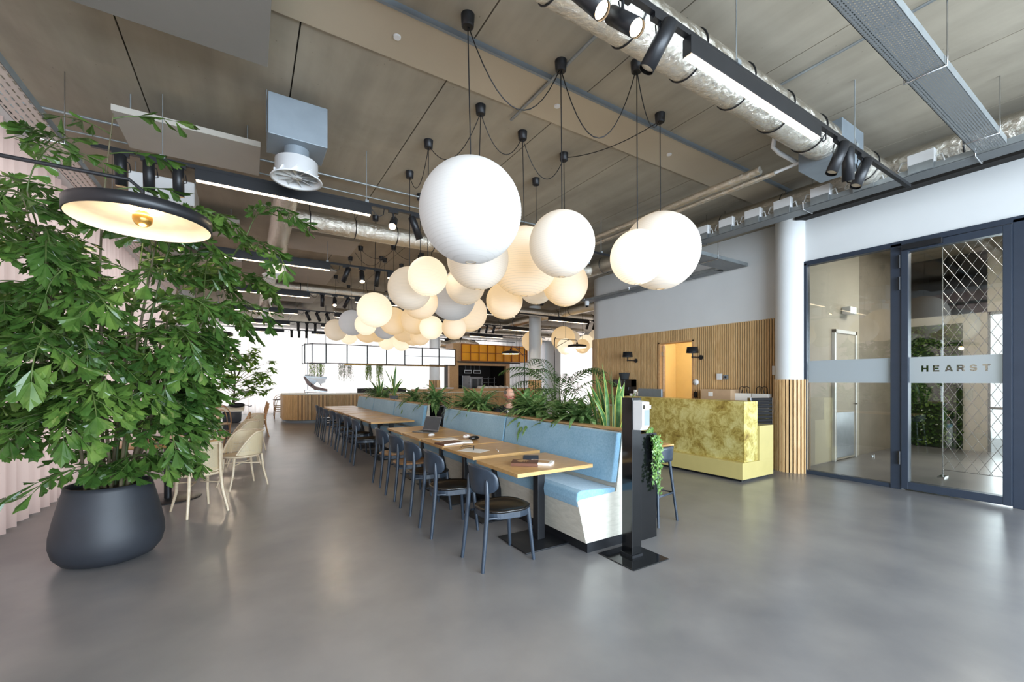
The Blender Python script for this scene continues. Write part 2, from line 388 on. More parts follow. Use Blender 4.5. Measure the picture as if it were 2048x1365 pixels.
mbk.box(WX-.012, WX-.001, 3.76, 5.52, 0, 2.6).box(WX-.012, WX-.001, 6.38, 8.36, 0, 2.6).box(WX-.012, WX-.001, 5.52, 6.38, 2.36, 2.6)
struct('wall_slat_backing', mbk, 'slatback')
d1 = struct('door_1', MB().box(WX-.05, WX+.16, 5.50, 5.54, 0, 2.36).box(WX-.05, WX+.16, 6.36, 6.40, 0, 2.36).box(WX-.05, WX+.16, 5.5, 6.4, 2.33, 2.36), 'ledge', label='oak framed doorway in the slatted wall')
lf = MB(); lf.box(0, .85, -.02, .02, .01, 2.3); leaf = struct('door_leaf', lf, 'ledge', d1); leaf.location = (WX+.06, 6.33, 0); leaf.rotation_euler = (0, 0, R(38))
hg = MB()
for z in (.3, 1.15, 2.05): hg.box(-.012, .03, -.03, .03, z, z+.1)
struct('hinge', hg, 'chrome', d1).location = (WX+.03, 6.34, 0)
# store room behind the slatted wall
struct('wall_storeroom', MB().box(10.1, 10.2, 3.7, 8.7, 0, 3).box(WX+.15, 10.2, 3.66, 3.72, 0, 3).box(WX+.15, 10.2, 7.6, 7.7, 0, 3).box(WX+.15, 10.2, 3.7, 7.7, 2.9, 3), 'storewall')
l = bpy.data.lights.new('storeroom_lamp', 'POINT'); l.energy = 42; l.color = (1, .88, .66); l.shadow_soft_size = .12
o = bpy.data.objects.new('storeroom_lamp', l); COL.objects.link(o); o.location = (9.2, 5.9, 2.6)
# far right
struct('wall_far_right', MB().box(16.3, 16.42, 8.7, 9.6, 0, H).box(16.3, 16.42, 20.5, 22.4, 0, H).box(16.3, 16.42, 9.6, 20.5, 3.8, H), 'white')
# vestibule beyond the glass
mb = MB().box(GX+.12, 10.45, 3.55, 3.65, 0, H)
struct('wall_vestibule', mb, 'vest')
struct('wall_vestibule_concrete', MB().box(10.45, 13.3, 3.55, 3.65, 0, H), 'concwall')
mb = MB().box(13.2, 13.35, 2.28, 3.55, 0, H).box(13.2, 13.35, -2.2, 3.6, 2.95, H).box(13.2, 13.35, -2.2, -.3, 0, 3).box(GX+.12, 13.35, -2.3, -2.2, 0, H)
struct('wall_entrance', mb, 'vest')
mb = MB().box(13.22, 13.3, 2.24, 2.30, 0, 2.95).box(13.22, 13.3, -.3, -.24, 0, 2.95).box(13.22, 13.3, -.3, 2.3, 2.88, 2.95).box(13.22, 13.3, -.3, 2.3, .9, .95).box(13.22, 13.3, .9, .95, 0, 2.95)
w4 = struct('window_4', mb, 'galv'); struct('pane', MB().box(13.25, 13.26, -.25, 2.26, 0, 2.9), 'glass', w4)
mb = MB(); mb.box(13.1, 13.19, 2.64, 3.53, .02, 2.75); moss = tag(mb.build('moss_panel', 'moss'), 'dark green living moss wall beyond the glass door', 'plant wall')
random.seed(3)
lm = MB()
for i in range(1500):
    y, z = random.uniform(2.64, 3.53), random.uniform(.04, 2.72); a = random.uniform(0, 2*PI); s_ = random.uniform(.03, .06)
    c = Vector((13.09, y, z)); d = Vector((-.6, math.cos(a), math.sin(a))).normalized(); u = d.cross(Vector((1, 0, 0))).normalized()*s_*.4
    lm.add([c, c+d*s_*.6+u, c+d*s_*1.3, c+d*s_*.6-u], [(0, 1, 2, 3)])
lm.build('leaves', 'leaf', moss)
d2 = struct('door_2', MB().box(9.22, 9.28, 3.5, 3.55, 0, 2.46).box(10.15, 10.21, 3.5, 3.55, 0, 2.46).box(9.22, 10.21, 3.5, 3.55, 2.4, 2.46), 'white_gloss', label='white service door frame on the vestibule side wall')
struct('door_leaf', MB().box(9.28, 10.15, 3.52, 3.55, .01, 2.4), 'vest', d2)
struct('kick_plate', MB().box(9.32, 10.1, 3.512, 3.52, .05, .9), 'steel', d2)
struct('door_handle', MB().tube([(10.08, 3.52, 1.05), (10.08, 3.46, 1.05), (9.96, 3.46, 1.05)], .01), 'chrome', d2)
e = thing('exit_sign', 'green lit exit sign box on the vestibule wall', 'sign', (9.75, 3.5, 2.84))
MB().box(-.14, .14, -.1, .04, -.07, .07).build('housing', 'white_gloss', e, bevel=.015)
MB().box(-.12, .12, -.104, -.1, -.055, .055).build('lit_face', 'sign', e)
e = thing('door_stopper', 'small steel floor door stop beyond the glass', 'door stop', (10.35, 3.3, 0)); MB().lathe([(.03, 0), (.03, .05), (.025, .06)], n=16).build('post', 'chrome', e)
# ------------------------------------------------------------------ glass doors
g1 = struct('door_3', MB().box(GX-.08, GX+.04, 1.02, 3.36, 3.36, 3.43).box(GX-.08, GX+.04, 3.29, 3.36, 0, 3.4).box(GX-.08, GX+.04, 2.12, 2.24, 0, 3.4).box(GX-.08, GX+.04, 1.02, 1.12, 0, 3.4).box(GX-.07, GX+.03, 2.2, 3.3, 0, .06), 'frame', bevel=.004, label='anthracite steel framed glass door set')
lf = MB()
y0, y1 = 1.12, 2.12
lf.box(GX-.1, GX+.02, y0, y0+.075, .02, 3.35).box(GX-.1, GX+.02, y1-.075, y1, .02, 3.35).box(GX-.099, GX+.019, y0+.075, y1-.075, .02, .12).box(GX-.099, GX+.019, y0+.075, y1-.075, 3.26, 3.35)
struct('door_leaf', lf, 'frame', g1, bevel=.004)
struct('door_closer', MB().box(GX-.17, GX-.1, 1.7, 2.1, 3.28, 3.35), 'black', g1, bevel=.005)
struct('pane', MB().box(GX-.045, GX-.035, y0+.07, y1-.07, .1, 3.28), 'glass', g1)
struct('pane', MB().box(GX-.025, GX-.015, 2.24, 3.29, .06, 3.36), 'glass', g1)
hb = MB()
for z in (.35, 2.75, 3.05): hb.tube([(GX-.115, 2.135, z), (GX-.115, 2.135, z+.18)], .016)
struct('hinge', hb, 'black', g1)
struct('frosted_band', MB().box(GX-.03, GX-.027, 2.25, 3.28, 1.47, 1.82), 'frost', g1)
# frosted band with lettering cut through it
def arcp(cx, cy, rx, ry, a0, a1, n=8): return [(cx+rx*math.cos(R(a0+(a1-a0)*i/n)), cy+ry*math.sin(R(a0+(a1-a0)*i/n))) for i in range(n+1)]
GL = {'H': [[(0, 0), (0, 1), (.27, 1), (.27, .62), (.63, .62), (.63, 1), (.9, 1), (.9, 0), (.63, 0), (.63, .38), (.27, .38), (.27, 0)]],
      'E': [[(0, 0), (0, 1), (.8, 1), (.8, .77), (.27, .77), (.27, .61), (.74, .61), (.74, .39), (.27, .39), (.27, .23), (.82, .23), (.82, 0)]],
      'A': [[(0, 0), (.36, 1), (.66, 1), (1.02, 0), (.74, 0), (.68, .18), (.34, .18), (.28, 0)], [(.41, .39), (.61, .39), (.51, .72)]],
      'R': [[(0, 0), (0, 1)]+arcp(.58, .69, .32, .31, 90, -60)+[(.98, 0), (.67, 0), (.47, .37), (.27, .37), (.27, 0)], [(.27, .58), (.27, .78)]+arcp(.52, .68, .11, .10, 90, -90, 5)],
      'S': [[(.02, .33)]+arcp(.46, .31, .42, .31, 188, 352, 8)+arcp(.62, .36, .26, .24, 20, 100, 5)+[(.32, .64)]+arcp(.36, .71, .08, .07, 200, 100, 3)+[(.5, .79), (.58, .71), (.85, .72)]+arcp(.45, .71, .40, .29, 10, 172, 8)+arcp(.28, .63, .24, .21, 170, 250, 5)+[(.55, .37)]+arcp(.54, .29, .08, .07, 60, -80, 4)+[(.42, .21), (.33, .23), (.29, .34)]],
      'T': [[(0, .77), (0, 1), (.9, 1), (.9, .77), (.585, .77), (.585, 0), (.315, 0), (.315, .77)]]}
cu = bpy.data.curves.new('frosted_band', 'CURVE'); cu.dimensions = '2D'; cu.fill_mode = 'BOTH'
def addpoly(pp):
    q = cu.splines.new('POLY'); q.points.add(len(pp)-1); q.use_cyclic_u = True
    for p_, (a_, b_) in zip(q.points, pp): p_.co = (a_, b_, 0, 1)
cy_ = 1.61; hw = (y1-y0)/2-.075; mid = (y0+y1)/2
addpoly([(-(y1-.075-cy_), -.15), (cy_-y0-.075, -.15), (cy_-y0-.075, .20), (-(y1-.075-cy_), .20)])
LH = .084
for i, ch_ in enumerate('HEARST'):
    x0 = -.315+i*.1115
    for poly in GL[ch_]: addpoly([(x0+u*LH*.92, v*LH) for u, v in poly])
cu.materials.append(M['frost'])
to = bpy.data.objects.new('frosted_band', cu); COL.objects.link(to); to.parent = g1
to.matrix_local = Matrix(((0, 0, -1, GX-.047), (-1, 0, 0, cy_), (0, 1, 0, 1.62), (0, 0, 0, 1)))
to['label'] = 'frosted band with clear HEARST lettering'
# steel cable net in the vestibule
mb = MB(); xa, xb, ya = 9.15, 10.45, 2.05
def netpt(u, z): return (xa, ya-u, z)
zt, zb, st_ = 4.2, .12, .13
k = -40
while k < 60:
    for sgn in (1, -1):
        pts = []
        u0, z0 = 0, zb+k*st_
        # line z = z0 + sgn*u*1.5
        us = [0, xb-xa]
        zz = [z0+sgn*u*1.8 for u in us]
        def clip(u): return z0+sgn*u*1.8
        ulo, uhi = 0, xb-xa
        ua = (zb-z0)/(sgn*1.8); ub = (zt-z0)/(sgn*1.8); lo, hi = min(ua, ub), max(ua, ub)
        ulo, uhi = max(ulo, lo), min(uhi, hi)
        if uhi-ulo > .02: mb.tube([netpt(ulo, clip(ulo)), netpt(uhi, clip(uhi))], .0035, 4, cap=False)
    k += 1.75
net = thing('cable_net', 'fine stainless steel cable net stretched floor to ceiling beyond the door', 'cable net', (0, 0, 0))
mb.build('mesh', 'chrome', net)
MB().tube([netpt(0, .0), netpt(0, H)], .007, 6).tube([netpt(0, zb), netpt(1.3, zb)], .006, 6).build('edge_cable', 'chrome', net)
MB().box(xa-.1, xa+.1, ya-.04, ya+.04, 0, .02).build('floor_anchor', 'chrome', net)

# ------------------------------------------------------------------ columns
def column(x, y, r, label, name, top=1.52, n=22):
    c = thing('column', label, 'column', (x, y, 0)); c['kind'] = 'structure'
    MB().lathe([(r, top), (r, H)], n=40).build('shaft', 'white', c)
    mb = MB()
    for k in range(n):
        a = 2*PI*k/n; e_ = Vector((math.cos(a), math.sin(a))); t = Vector((-e_.y, e_.x))*PI*r/n*.68
        p = [e_*(r+.003)-t, e_*(r+.003)+t, e_*(r+.028)+t, e_*(r+.028)-t]; mb.prism([tuple(q) for q in p], 'z', .0, top)
    mb.build('slat_cladding', 'slat', c)
    MB().lathe([(r, 0), (r, top)], n=40).build('backing', 'slatback', c)
    return c
column(7.72, 3.55, .235, 'white round column with slatted base beside the glass doors', 'a', n=30)
column(9.03, 12.9, .22, 'white round column behind the palm with slatted base', 'b')
column(7.0, 17.75, .22, 'white round column standing behind the bar rack', 'c')
column(-1.66, 16.4, .25, 'white round column with slatted base by the left curtain', 'd')

# ------------------------------------------------------------------ curtains
def wavy(x0, x1, fixed, axis, z0, z1, amp, wl):
    n = int((x1-x0)/.035); a = []; b = []
    for i in range(n+1):
        t = x0+(x1-x0)*i/n; d = fixed+amp*math.sin(2*PI*t/wl+1.3*math.sin(t*1.7))+amp*.4*math.sin(2*PI*t/(wl*.43))
        a.append((t, d, z0) if axis == 'x' else (d, t, z0)); b.append((t, d*1.0+(fixed-d)*.35, z1) if axis == 'x' else (d+(fixed-d)*.35, t, z1))
    mid_ = [tuple((p+q)/2 for p, q in zip(u, v)) for u, v in zip(a, b)]
    return MB().quadstrip([a, mid_, b])
cl = [(-.2, 3.9), (3.95, 8.2), (8.25, 12.9), (12.95, 17.4), (17.45, 22.0)]
nm = ['nearest, left of the big planter', 'behind the big fishtail palm', 'past the fishtail palm', 'beside the far left column', 'at the far left corner']
for (a, b), t in zip(cl, nm):
    c = wavy(a, b, -2.05, 'y', .02, 4.06, .045, .27).build('curtain', 'curtain'); tag(c, 'blush pink sheer curtain '+t, 'curtain', 'curtains on the left window wall')
xsplit = [(-2.0, 2.3), (2.35, 7.0), (7.05, 11.6), (11.65, 16.2)]
nm = ['left end of the far wall', 'behind the bar counter', 'behind the orange kitchen pass', 'right end of the far wall']
for (a, b), t in zip(xsplit, nm):
    c = wavy(a, b, 22.0, 'x', .02, 3.95, .05, .3).build('curtain', 'curtain_w'); tag(c, 'white sheer curtain at '+t if 'end' in t else 'white sheer curtain hanging '+t, 'curtain', 'curtains on the far window wall')

c = wavy(9.6, 20.4, 16.2, 'y', .02, 3.9, .05, .3).build('curtain', 'curtain_w'); tag(c, 'white sheer curtain on the far right side window', 'curtain', 'curtains on the far window wall')

# ================================================================== CEILING SERVICES
def panel(x0, x1, y0, y1, z, label, m='panel', group='suspended acoustic panels'):
    t = thing('acoustic_panel', label, 'ceiling panel', ((x0+x1)/2, (y0+y1)/2, z), 0, group)
    dx, dy = (x1-x0)/2, (y1-y0)/2
    MB().box(-dx, dx, -dy, dy, 0, .06).build('board', m, t, bevel=.004)
    mb = MB()
    for sx in (-1, 1):
        for sy in (-1, 1): MB().tube([(sx*dx*.8, sy*dy*.7, .06), (sx*dx*.8, sy*dy*.7, H-z)], .006, 6).build('hanger', 'galv', t)
panel(-1.05, .13, 2.5, 3.93, 4.02, 'large dark grey acoustic panel at the top edge above the camera side')
panel(-1.08, .11, 5.27, 6.02, 4.0, 'taupe acoustic panel above the nearest left track', 'panel_light')
panel(-1.3, -.12, 8.0, 8.9, 4.0, 'taupe acoustic panel left of the second white air outlet', 'panel_light')
panel(.6, 1.72, 7.95, 9.0, 4.0, 'taupe acoustic panel behind the horizontal foil duct', 'panel_light')
panel(-1.3, -.12, 10.6, 11.4, 4.0, 'taupe acoustic panel left above the third track', 'panel_light')
panel(.55, 1.72, 10.4, 12.0, 4.0, 'taupe acoustic panel over the middle of the far table row', 'panel_light')
panel(.6, 1.75, 13.6, 15.0, 4.0, 'taupe acoustic panel above the far end of the table row', 'panel_light')
panel(.6, 1.75, 16.4, 17.9, 4.0, 'taupe acoustic panel furthest back near the bar rack', 'panel_light')

TRK = 3.6
def track(y, x0, x1, label):
    t = thing('lighting_track', label, 'lighting track', (0, y, TRK), 0, 'black lighting tracks')
    MB().box(x0, x1, -.018, .018, 0, .035).build('rail', 'black', t)
    mb = MB(); x = x0+.5
    while x < x1: MB().tube([(x, 0, .035), (x, 0, H-TRK)], .004, 6).box(x-.02, x+.02, -.024, .024, .03, .06).build('suspension_rod', 'galv', t); x += 1.9
    return t
def make_linear():
    t = thing('linear_light', '', 'linear light', (0, 0, 0))
    MB().box(-.85, .85, -.03, .03, 0, .11).build('housing', 'black', t, bevel=.002)
    MB().box(-.84, .84, -.026, .026, -.006, .001).build('diffuser', 'strip', t)
    MB().tube([(.85, 0, .09), (.9, 0, .03), (.95, 0, .01), (1.0, 0, .04), (1.01, 0, .13)], .005, 6).build('cable', 'black', t)
    return t
tr_y = [1.63, 5.22, 8.2, 11.15, 14.1, 17.0, 19.8]
tr_n = ['at the top right foreground', 'over the big fishtail palm', 'second behind the fishtail palm', 'third behind the fishtail palm', 'fourth behind the fishtail palm', 'above the bar rack', 'furthest back before the far curtain']
lin0 = None; first = True
for y, n_ in zip(tr_y, tr_n):
    track(y, -1.2 if y > 2 else 0.4, 6.1 if y < 8.5 else 12.5, 'slim black suspended lighting track '+n_)
    for cx, side in ((.4, 'left'), (3.12, 'right'), (6.2, 'far right'), (9.2, 'rightmost')):
        if y < 2 and cx < 3: continue
        if y < 8.5 and cx > 4: continue
        lab = '%s linear light on the track %s' % (side, n_)
        if y < 2: lab = 'large glowing linear light at the top right beside the foil duct'
        if lin0 is None: lin0 = make_linear(); o = lin0; o.location = (cx, y, TRK-.112); o['label'] = lab; o['group'] = 'linear track lights'
        else: dup(lin0, (cx, y, TRK-.112), label=lab, group='linear track lights')
# spotlights
def make_spot(lit):
    t = thing('track_spotlight', '', 'spotlight')
    MB().box(-.06, .06, -.018, .018, -.03, 0).build('adapter', 'black', t)
    MB().tube([(0, 0, -.03), (0, 0, -.1)], .009, 6).build('stem', 'black', t)
    b = MB().lathe([(.043, -.15), (.046, -.15), (.046, .12), (.03, .135)], n=20, cap=False).add([], []).build('barrel', 'black', t, loc=(0, 0, -.15))
    MB().lathe([(.0001, 0), (.042, 0)], n=20, cap=False).build('lamp_face', 'bulb' if lit else 'shade_in', b, loc=(0, 0, -.13))
    MB().tube([(.0, .03, -.02), (.05, .06, -.06), (.06, .05, -.14), (.03, .0, -.17)], .004, 6).build('cable', 'black', t)
    return t
sp_on, sp_off = make_spot(True), make_spot(False)
sp_used = {True: False, False: False}
def aim(root, tilt, az):
    for c in root.children:
        if c.name.startswith('barrel'): c.rotation_euler = (R(tilt)*math.cos(R(az)), R(tilt)*math.sin(R(az)), 0)
def spot(x, y, z, tilt, az, lit, label, grp='track spotlights'):
    src = sp_on if lit else sp_off
    if not sp_used[lit]: o = src; o.location = (x, y, z); o['label'] = label; o['group'] = grp; sp_used[lit] = True
    else: o = dup(src, (x, y, z), 0, label, grp)
    aim(o, tilt, az)
    if lit:
        l = bpy.data.lights.new('spot_lamp', 'SPOT'); l.energy = 18; l.color = (1, .8, .55); l.spot_size = R(70); l.shadow_soft_size = .03
        lo = bpy.data.objects.new('spot_lamp', l); COL.objects.link(lo)
        rx, ry = R(tilt)*math.cos(R(az)), R(tilt)*math.sin(R(az)); lo.rotation_euler = (rx, ry, 0)
        d = Matrix.Rotation(ry, 3, 'Y') @ Matrix.Rotation(rx, 3, 'X') @ Vector((0, 0, -1)); lo.location = Vector((x, y, z-.15))+d*.17
    return o
spot(1.46, 1.63, TRK, 38, 200, True, 'lit black spotlight cut by the top edge, left of the top right trio')
spot(1.72, 1.63, TRK, 42, 180, True, 'lit black spotlight with starry glare, middle of the top right trio')
spot(2.02, 1.63, TRK, 30, 40, False, 'big unlit black spotlight hanging nearest the camera')
spot(4.36, 1.63, TRK, 22, 50, False, 'black spotlight right after the big glowing linear light')
spot(4.56, 1.63, TRK, 20, 290, False, 'black spotlight crossing behind its neighbour at top right')
spot(4.86, 1.63, TRK, 24, 60, False, 'black spotlight nearest the wall end of the top right track')
for i, (x, t_, a_, li) in enumerate([(-1.0, 8, 0, True), (-.8, 5, 0, False), (-.58, 8, 0, True)]):
    spot(x, 5.22, TRK, t_, a_, li, ['lit spotlight behind the palm tip, left of three', 'spotlight half hidden by palm leaves, middle of three', 'lit spotlight right of the palm tip above the disc lamp'][i])
for y, n_ in zip(tr_y[1:], ['nearest track left of the big white lantern', 'track behind the foil duct', 'third far track', 'fourth far track', 'track over the bar rack', 'furthest track by the curtain']):
    for i, (x, w_) in enumerate(((1.52, 'left'), (1.8, 'middle'), (2.08, 'right'))):
        if y < 6: tl, az, li = [(55, 150, True), (28, 290, True), (35, 250, False)][i]
        elif y < 9: tl, az, li = [(22, 60, False), (35, 170, True), (8, 90, False)][i]
        elif y < 12: tl, az, li = [(3, 0, False), (40, 170, True), (28, 60, False)][i]
        elif y < 15: tl, az, li = (24, 270, False)
        else: tl, az, li = (2, 0, False)
        spot(x, y, TRK, tl, az, li, '%s spotlight of three on the %s' % (w_, n_))
for y, n_ in ((11.15, 'second track near the white wall corner'), (14.1, 'track behind the far lanterns'), (17.0, 'track above the orange panels'), (19.8, 'track beyond the orange panels')):
    for x, w_ in ((7.35, 'left'), (7.65, 'middle'), (7.95, 'right')): spot(x+ (2.7 if y < 12 else 0), y, TRK, 16, 60, False, '%s small spotlight on the %s' % (w_, n_))
spot(5.6, 5.22, TRK, 20, 280, True, 'lit spotlight under the rightmost lanterns against the white wall')
spot(5.95, 8.2, TRK, 6, 90, False, 'black spotlight left of the security camera')

# foil ducts
def duct(pts, r, label, straps=0, boxes=()):
    t = thing('foil_duct', label, 'air duct')
    d = MB().tube(pts, r, 28).build('tube', 'foil', t)
    if straps:
        p0, p1 = Vector(pts[0]), Vector(pts[-1])
        for k in range(straps):
            mb = MB(); c = p0.lerp(p1, (k+.5)/straps); dr = (p1-p0).normalized(); u = dr.cross(Vector((0, 0, 1))).normalized(); w_ = u.cross(dr)
            ring = [c+(u*math.cos(a)+w_*math.sin(a))*(r+.004) for a in [2*PI*j/24 for j in range(24)]]
            mb.tube(ring, .007, 4, closed=True); mb.tube([(c.x, c.y, c.z+r), (c.x, c.y, H-.002)], .004, 4); mb.build('strap', 'black', t)
    return t
duct([(0.6, 2.02, 3.96), (2, 2.02, 3.96), (4.2, 2.02, 3.96), (6.3, 2.02, 3.96)], .17, 'long silver foil duct beside the top right linear light', 9)
duct([(6.55, -1, 4.02), (6.55, 2, 4.02), (6.55, 6, 4.02), (6.55, 9, 4.0)], .17, 'silver foil duct running behind the wall cable tray', 11)
duct([(.45, 7.0, 3.9), (2, 7.0, 3.9), (4, 7.0, 3.9), (6.3, 7.0, 3.9)], .145, 'horizontal foil duct behind the big white lantern', 9)
duct([(.3, 12.2, 3.9), (3, 12.2, 3.9), (7, 12.2, 3.9), (12, 12.2, 3.9)], .14, 'far horizontal foil duct above the table row', 7)
duct([(2.5, 15.9, 3.9), (7, 15.9, 3.9), (14, 15.9, 3.9)], .16, 'foil duct far back above the bar', 6)
duct([(6, 19.0, 3.9), (10, 19.0, 3.9), (15, 19.0, 3.9)], .2, 'foil duct above the kitchen pass', 5)
duct([(9.75, 8.9, 4.0), (9.75, 14, 4.0), (9.75, 20, 4.0)], .17, 'foil duct running deep past the white column', 6)
t = duct([(7.9, 19.4, 3.3), (8.3, 19.4, 3.25), (8.8, 19.5, 3.45), (9.3, 19.5, 3.45), (10.0, 19.6, 3.3), (10.2, 19.8, 3.2)], .2, 'flexible silver duct lying on the orange kitchen box')
# plenum boxes with round outlets
def diffuser(x, y, label, zb=3.75, swirl=True, w_=.25, h_=.38):
    t = thing('air_outlet', label, 'air outlet', (x, y, 0), 0, 'white round air outlets')
    MB().box(-w_, w_, -w_*.8, w_*.8, zb, zb+h_).build('plenum_box', 'box_grey', t, bevel=.005)
    mb = MB()
    for sx in (-1, 1): MB().tube([(sx*w_*1.02, 0, zb+.1), (sx*w_*1.02, 0, H)], .006, 6).build('hanger', 'galv', t)
    MB().lathe([(.11, zb-.12), (.11, zb)], n=28).build('collar', 'box_grey', t)
    MB().lathe([(.21, zb-.29), (.225, zb-.3), (.23, zb-.29), (.19, zb-.27), (.19, zb-.12), (.1, zb-.1)], n=36, cap=False).build('ring', 'white_gloss', t)
    mb = MB().lathe([(.0001, zb-.275), (.045, zb-.275), (.045, zb-.25)], n=20)
    for k in range(10):
        a = 2*PI*k/10; c_, s2 = math.cos(a), math.sin(a)
        mb.add([(c_*.04, s2*.04, zb-.27), (c_*.2, s2*.2, zb-.275), (c_*.2-s2*.05, s2*.2+c_*.05, zb-.235), (c_*.04-s2*.02, s2*.04+c_*.02, zb-.24)], [(0, 1, 2, 3)])
    mb.build('swirl_vanes', 'white', t, solid=.004)
diffuser(.4, 4.62, 'white swirl air outlet under a grey box above the palm')
def outlet(x, y, label):
    t = thing('air_outlet', label, 'air outlet', (x, y, 0), 0, 'white round air outlets')
    MB().tube([(0, -2.75, 3.92), (0, -1.3, 3.88), (0, -.7, 3.87), (0, -.35, 3.86), (0, -.12, 3.8), (0, 0, 3.66)], [.14, .15, .15, .155, .16, .16], 28).build('elbow', 'foil', t)
    MB().lathe([(.15, 3.34), (.15, 3.62)], n=32).build('collar', 'white_gloss', t)
    MB().lathe([(.0001, 3.30), (.04, 3.3), (.05, 3.325), (.21, 3.32), (.225, 3.335), (.16, 3.36)], n=36).build('plate', 'white_gloss', t)
outlet(.42, 8.45, 'white trumpet air outlet below the foil elbow')
outlet(.42, 14.2, 'small white trumpet air outlet further back')
t = thing('junction_plenum', 'grey metal plenum box at the end of the top right foil duct', 'air box', (5.3, 2.05, 3.76)); MB().box(-.26, .26, -.2, .2, 0, .38).build('casing', 'box_grey', t, bevel=.004)
t = thing('junction_plenum', 'grey metal plenum box above the rightmost lanterns', 'air box', (5.2, 6.2, 3.7)); MB().box(-.25, .25, -.22, .22, 0, .45).build('casing', 'box_grey', t, bevel=.004)
t = thing('cassette_unit', 'pale blue grey ceiling unit behind the palm crown', 'air unit', (-.9, 7.0, 3.72)); MB().box(-.32, .32, -.3, .3, 0, .3).build('casing', 'white_gloss', t, bevel=.02); MB().tube([(-.3, 0, .3), (-.3, 0, .53)], .006, 6).build('hanger', 'galv', t); MB().tube([(.3, 0, .3), (.3, 0, .53)], .006, 6).build('hanger', 'galv', t)

# cable trays
def tray(x0, x1, y0, y1, z, label, along, mat='perf', hang=True, rail=.06):
    t = thing('cable_tray', label, 'cable tray', ((x0+x1)/2, (y0+y1)/2, z)); dx, dy = (x1-x0)/2, (y1-y0)/2
    o = MB().box(-dy if along == 'y' else -dx, dy if along == 'y' else dx, -dx if along == 'y' else -dy, dx if along == 'y' else dy, 0, .002).build('perforated_base', mat, t)
    if along == 'y': o.rotation_euler = (0, 0, PI/2)
    mb = MB()
    if along == 'y': mb.box(-dx, -dx+.004, -dy, dy, 0, rail).box(dx-.004, dx, -dy, dy, 0, rail).box(-dx, -dx+.02, -dy, dy, rail, rail+.004).box(dx-.02, dx, -dy, dy, rail, rail+.004)
    else: mb.box(-dx, dx, -dy, -dy+.004, 0, rail).box(-dx, dx, dy-.004, dy, 0, rail).box(-dx, dx, -dy, -dy+.02, rail, rail+.004).box(-dx, dx, dy-.02, dy, rail, rail+.004)
    mb.build('side_rail', 'galv', t)
    mb = MB(); L = dy if along == 'y' else dx; W = dx if along == 'y' else dy; k = -L+.6
    while k < L:
        if along == 'y': pts = [(-W-.012, k, .1), (-W-.012, k, -.012), (W+.012, k, -.012), (W+.012, k, .1)]; rod = (W+.012, k)
        else: pts = [(k, -W-.012, .1), (k, -W-.012, -.012), (k, W+.012, -.012), (k, W+.012, .1)]; rod = (k, -W-.012)
        mb = MB().tube(pts, .007, 6)
        if hang: mb.tube([(rod[0], rod[1], .0), (rod[0], rod[1], H-z)], .005, 6)
        k += 1.55; mb.build('hanger_bracket', 'chrome', t)
    return t
tray(.5, 6.1, .93, 1.14, 3.75, 'wide perforated steel cable tray at the top right corner', 'x')
tray(6.18, 6.42, -1.0, 4.35, 3.76, 'long steel cable tray with ballasts above the glass doors', 'y')
tray(6.3, 7.85, 4.35, 4.75, 3.62, 'short perforated cable tray meeting the white wall', 'x')
tray(7.55, 7.8, 4.8, 8.6, 3.6, 'cable tray running along the top of the white reception wall', 'y')
tray(-1.62, -1.4, -1.5, 20, 3.62, 'long perforated cable tray beside the pink curtain', 'y', 'perf_l')
# ballast boxes on the tray
bx = None
wn = ['seventh', 'sixth', 'fifth', 'fourth', 'third', 'second', 'first']
for k, y in enumerate([1.55, 2.05, 2.5, 2.95, 3.35, 3.75, 4.15]):
    lab = 'white ballast box on the wall tray, %s from its left end' % wn[k]
    if bx is None:
        bx = thing('ballast_box', lab, 'junction box', (6.2, y, 3.83), 0, 'ballast boxes on the wall tray')
        MB().box(-.05, .03, -.11, .11, 0, .14).build('casing', 'white_gloss', bx, bevel=.006)
        MB().box(-.058, -.05, -.1, .1, -.07, .02).build('mounting_plate', 'galv', bx)
        MB().tube([(0, .11, .09), (0, .17, .1), (0, .2, .02), (0, .15, -.02)], .007, 6).build('cable', 'white', bx); MB().tube([(-.02, -.11, .05), (-.02, -.16, .06), (-.02, -.18, -.02)], .007, 6).build('cable', 'white', bx)
    else: dup(bx, (6.2, y, 3.83), label=lab, group='ballast boxes on the wall tray')
# sprinkler / heating pipes
t = thing('insulated_pipe', 'foil wrapped twin pipe under the ceiling behind the right lanterns', 'pipe')
MB().tube([(4.95, 2.6, 3.9), (4.95, 5, 3.9), (4.95, 12, 3.9)], .045, 14).tube([(5.07, 2.5, 3.86), (5.07, 12, 3.86)], .03, 12).build('foil_wrap', 'foil', t)
MB().tube([(5.07, 2.5, 3.86), (5.1, 2.25, 3.88), (5.1, 2.1, 4.0), (5.1, 2.0, 4.1)], .018, 8).tube([(4.62, 2.25, 4.22), (4.62, 2.3, 3.92), (4.75, 2.3, 3.9), (5.1, 2.3, 3.9)], .022, 8).tube([(4.62, 2.25, 4.2), (5.2, 2.25, 4.2)], .014, 8).tube([(4.62, 2.05, 4.2), (5.2, 2.05, 4.2)], .014, 8).build('white_pipework', 'white_gloss', t)
t = thing('conduit', 'thin grey conduit clipped to the ceiling across the painted band', 'conduit'); MB().tube([(2.32, 2.1, 4.215), (2.32, 3.75, 4.215)], .014, 8).build('tube', 'galv', t)
t = thing('conduit', 'thin grey conduit ending in a small box at the top right', 'conduit'); MB().tube([(4.15, 2.2, 4.22), (4.15, .6, 4.22)], .012, 8).build('tube', 'galv', t); MB().box(4.1, 4.2, 2.2, 2.32, 4.15, 4.25).build('junction_box', 'galv', t)
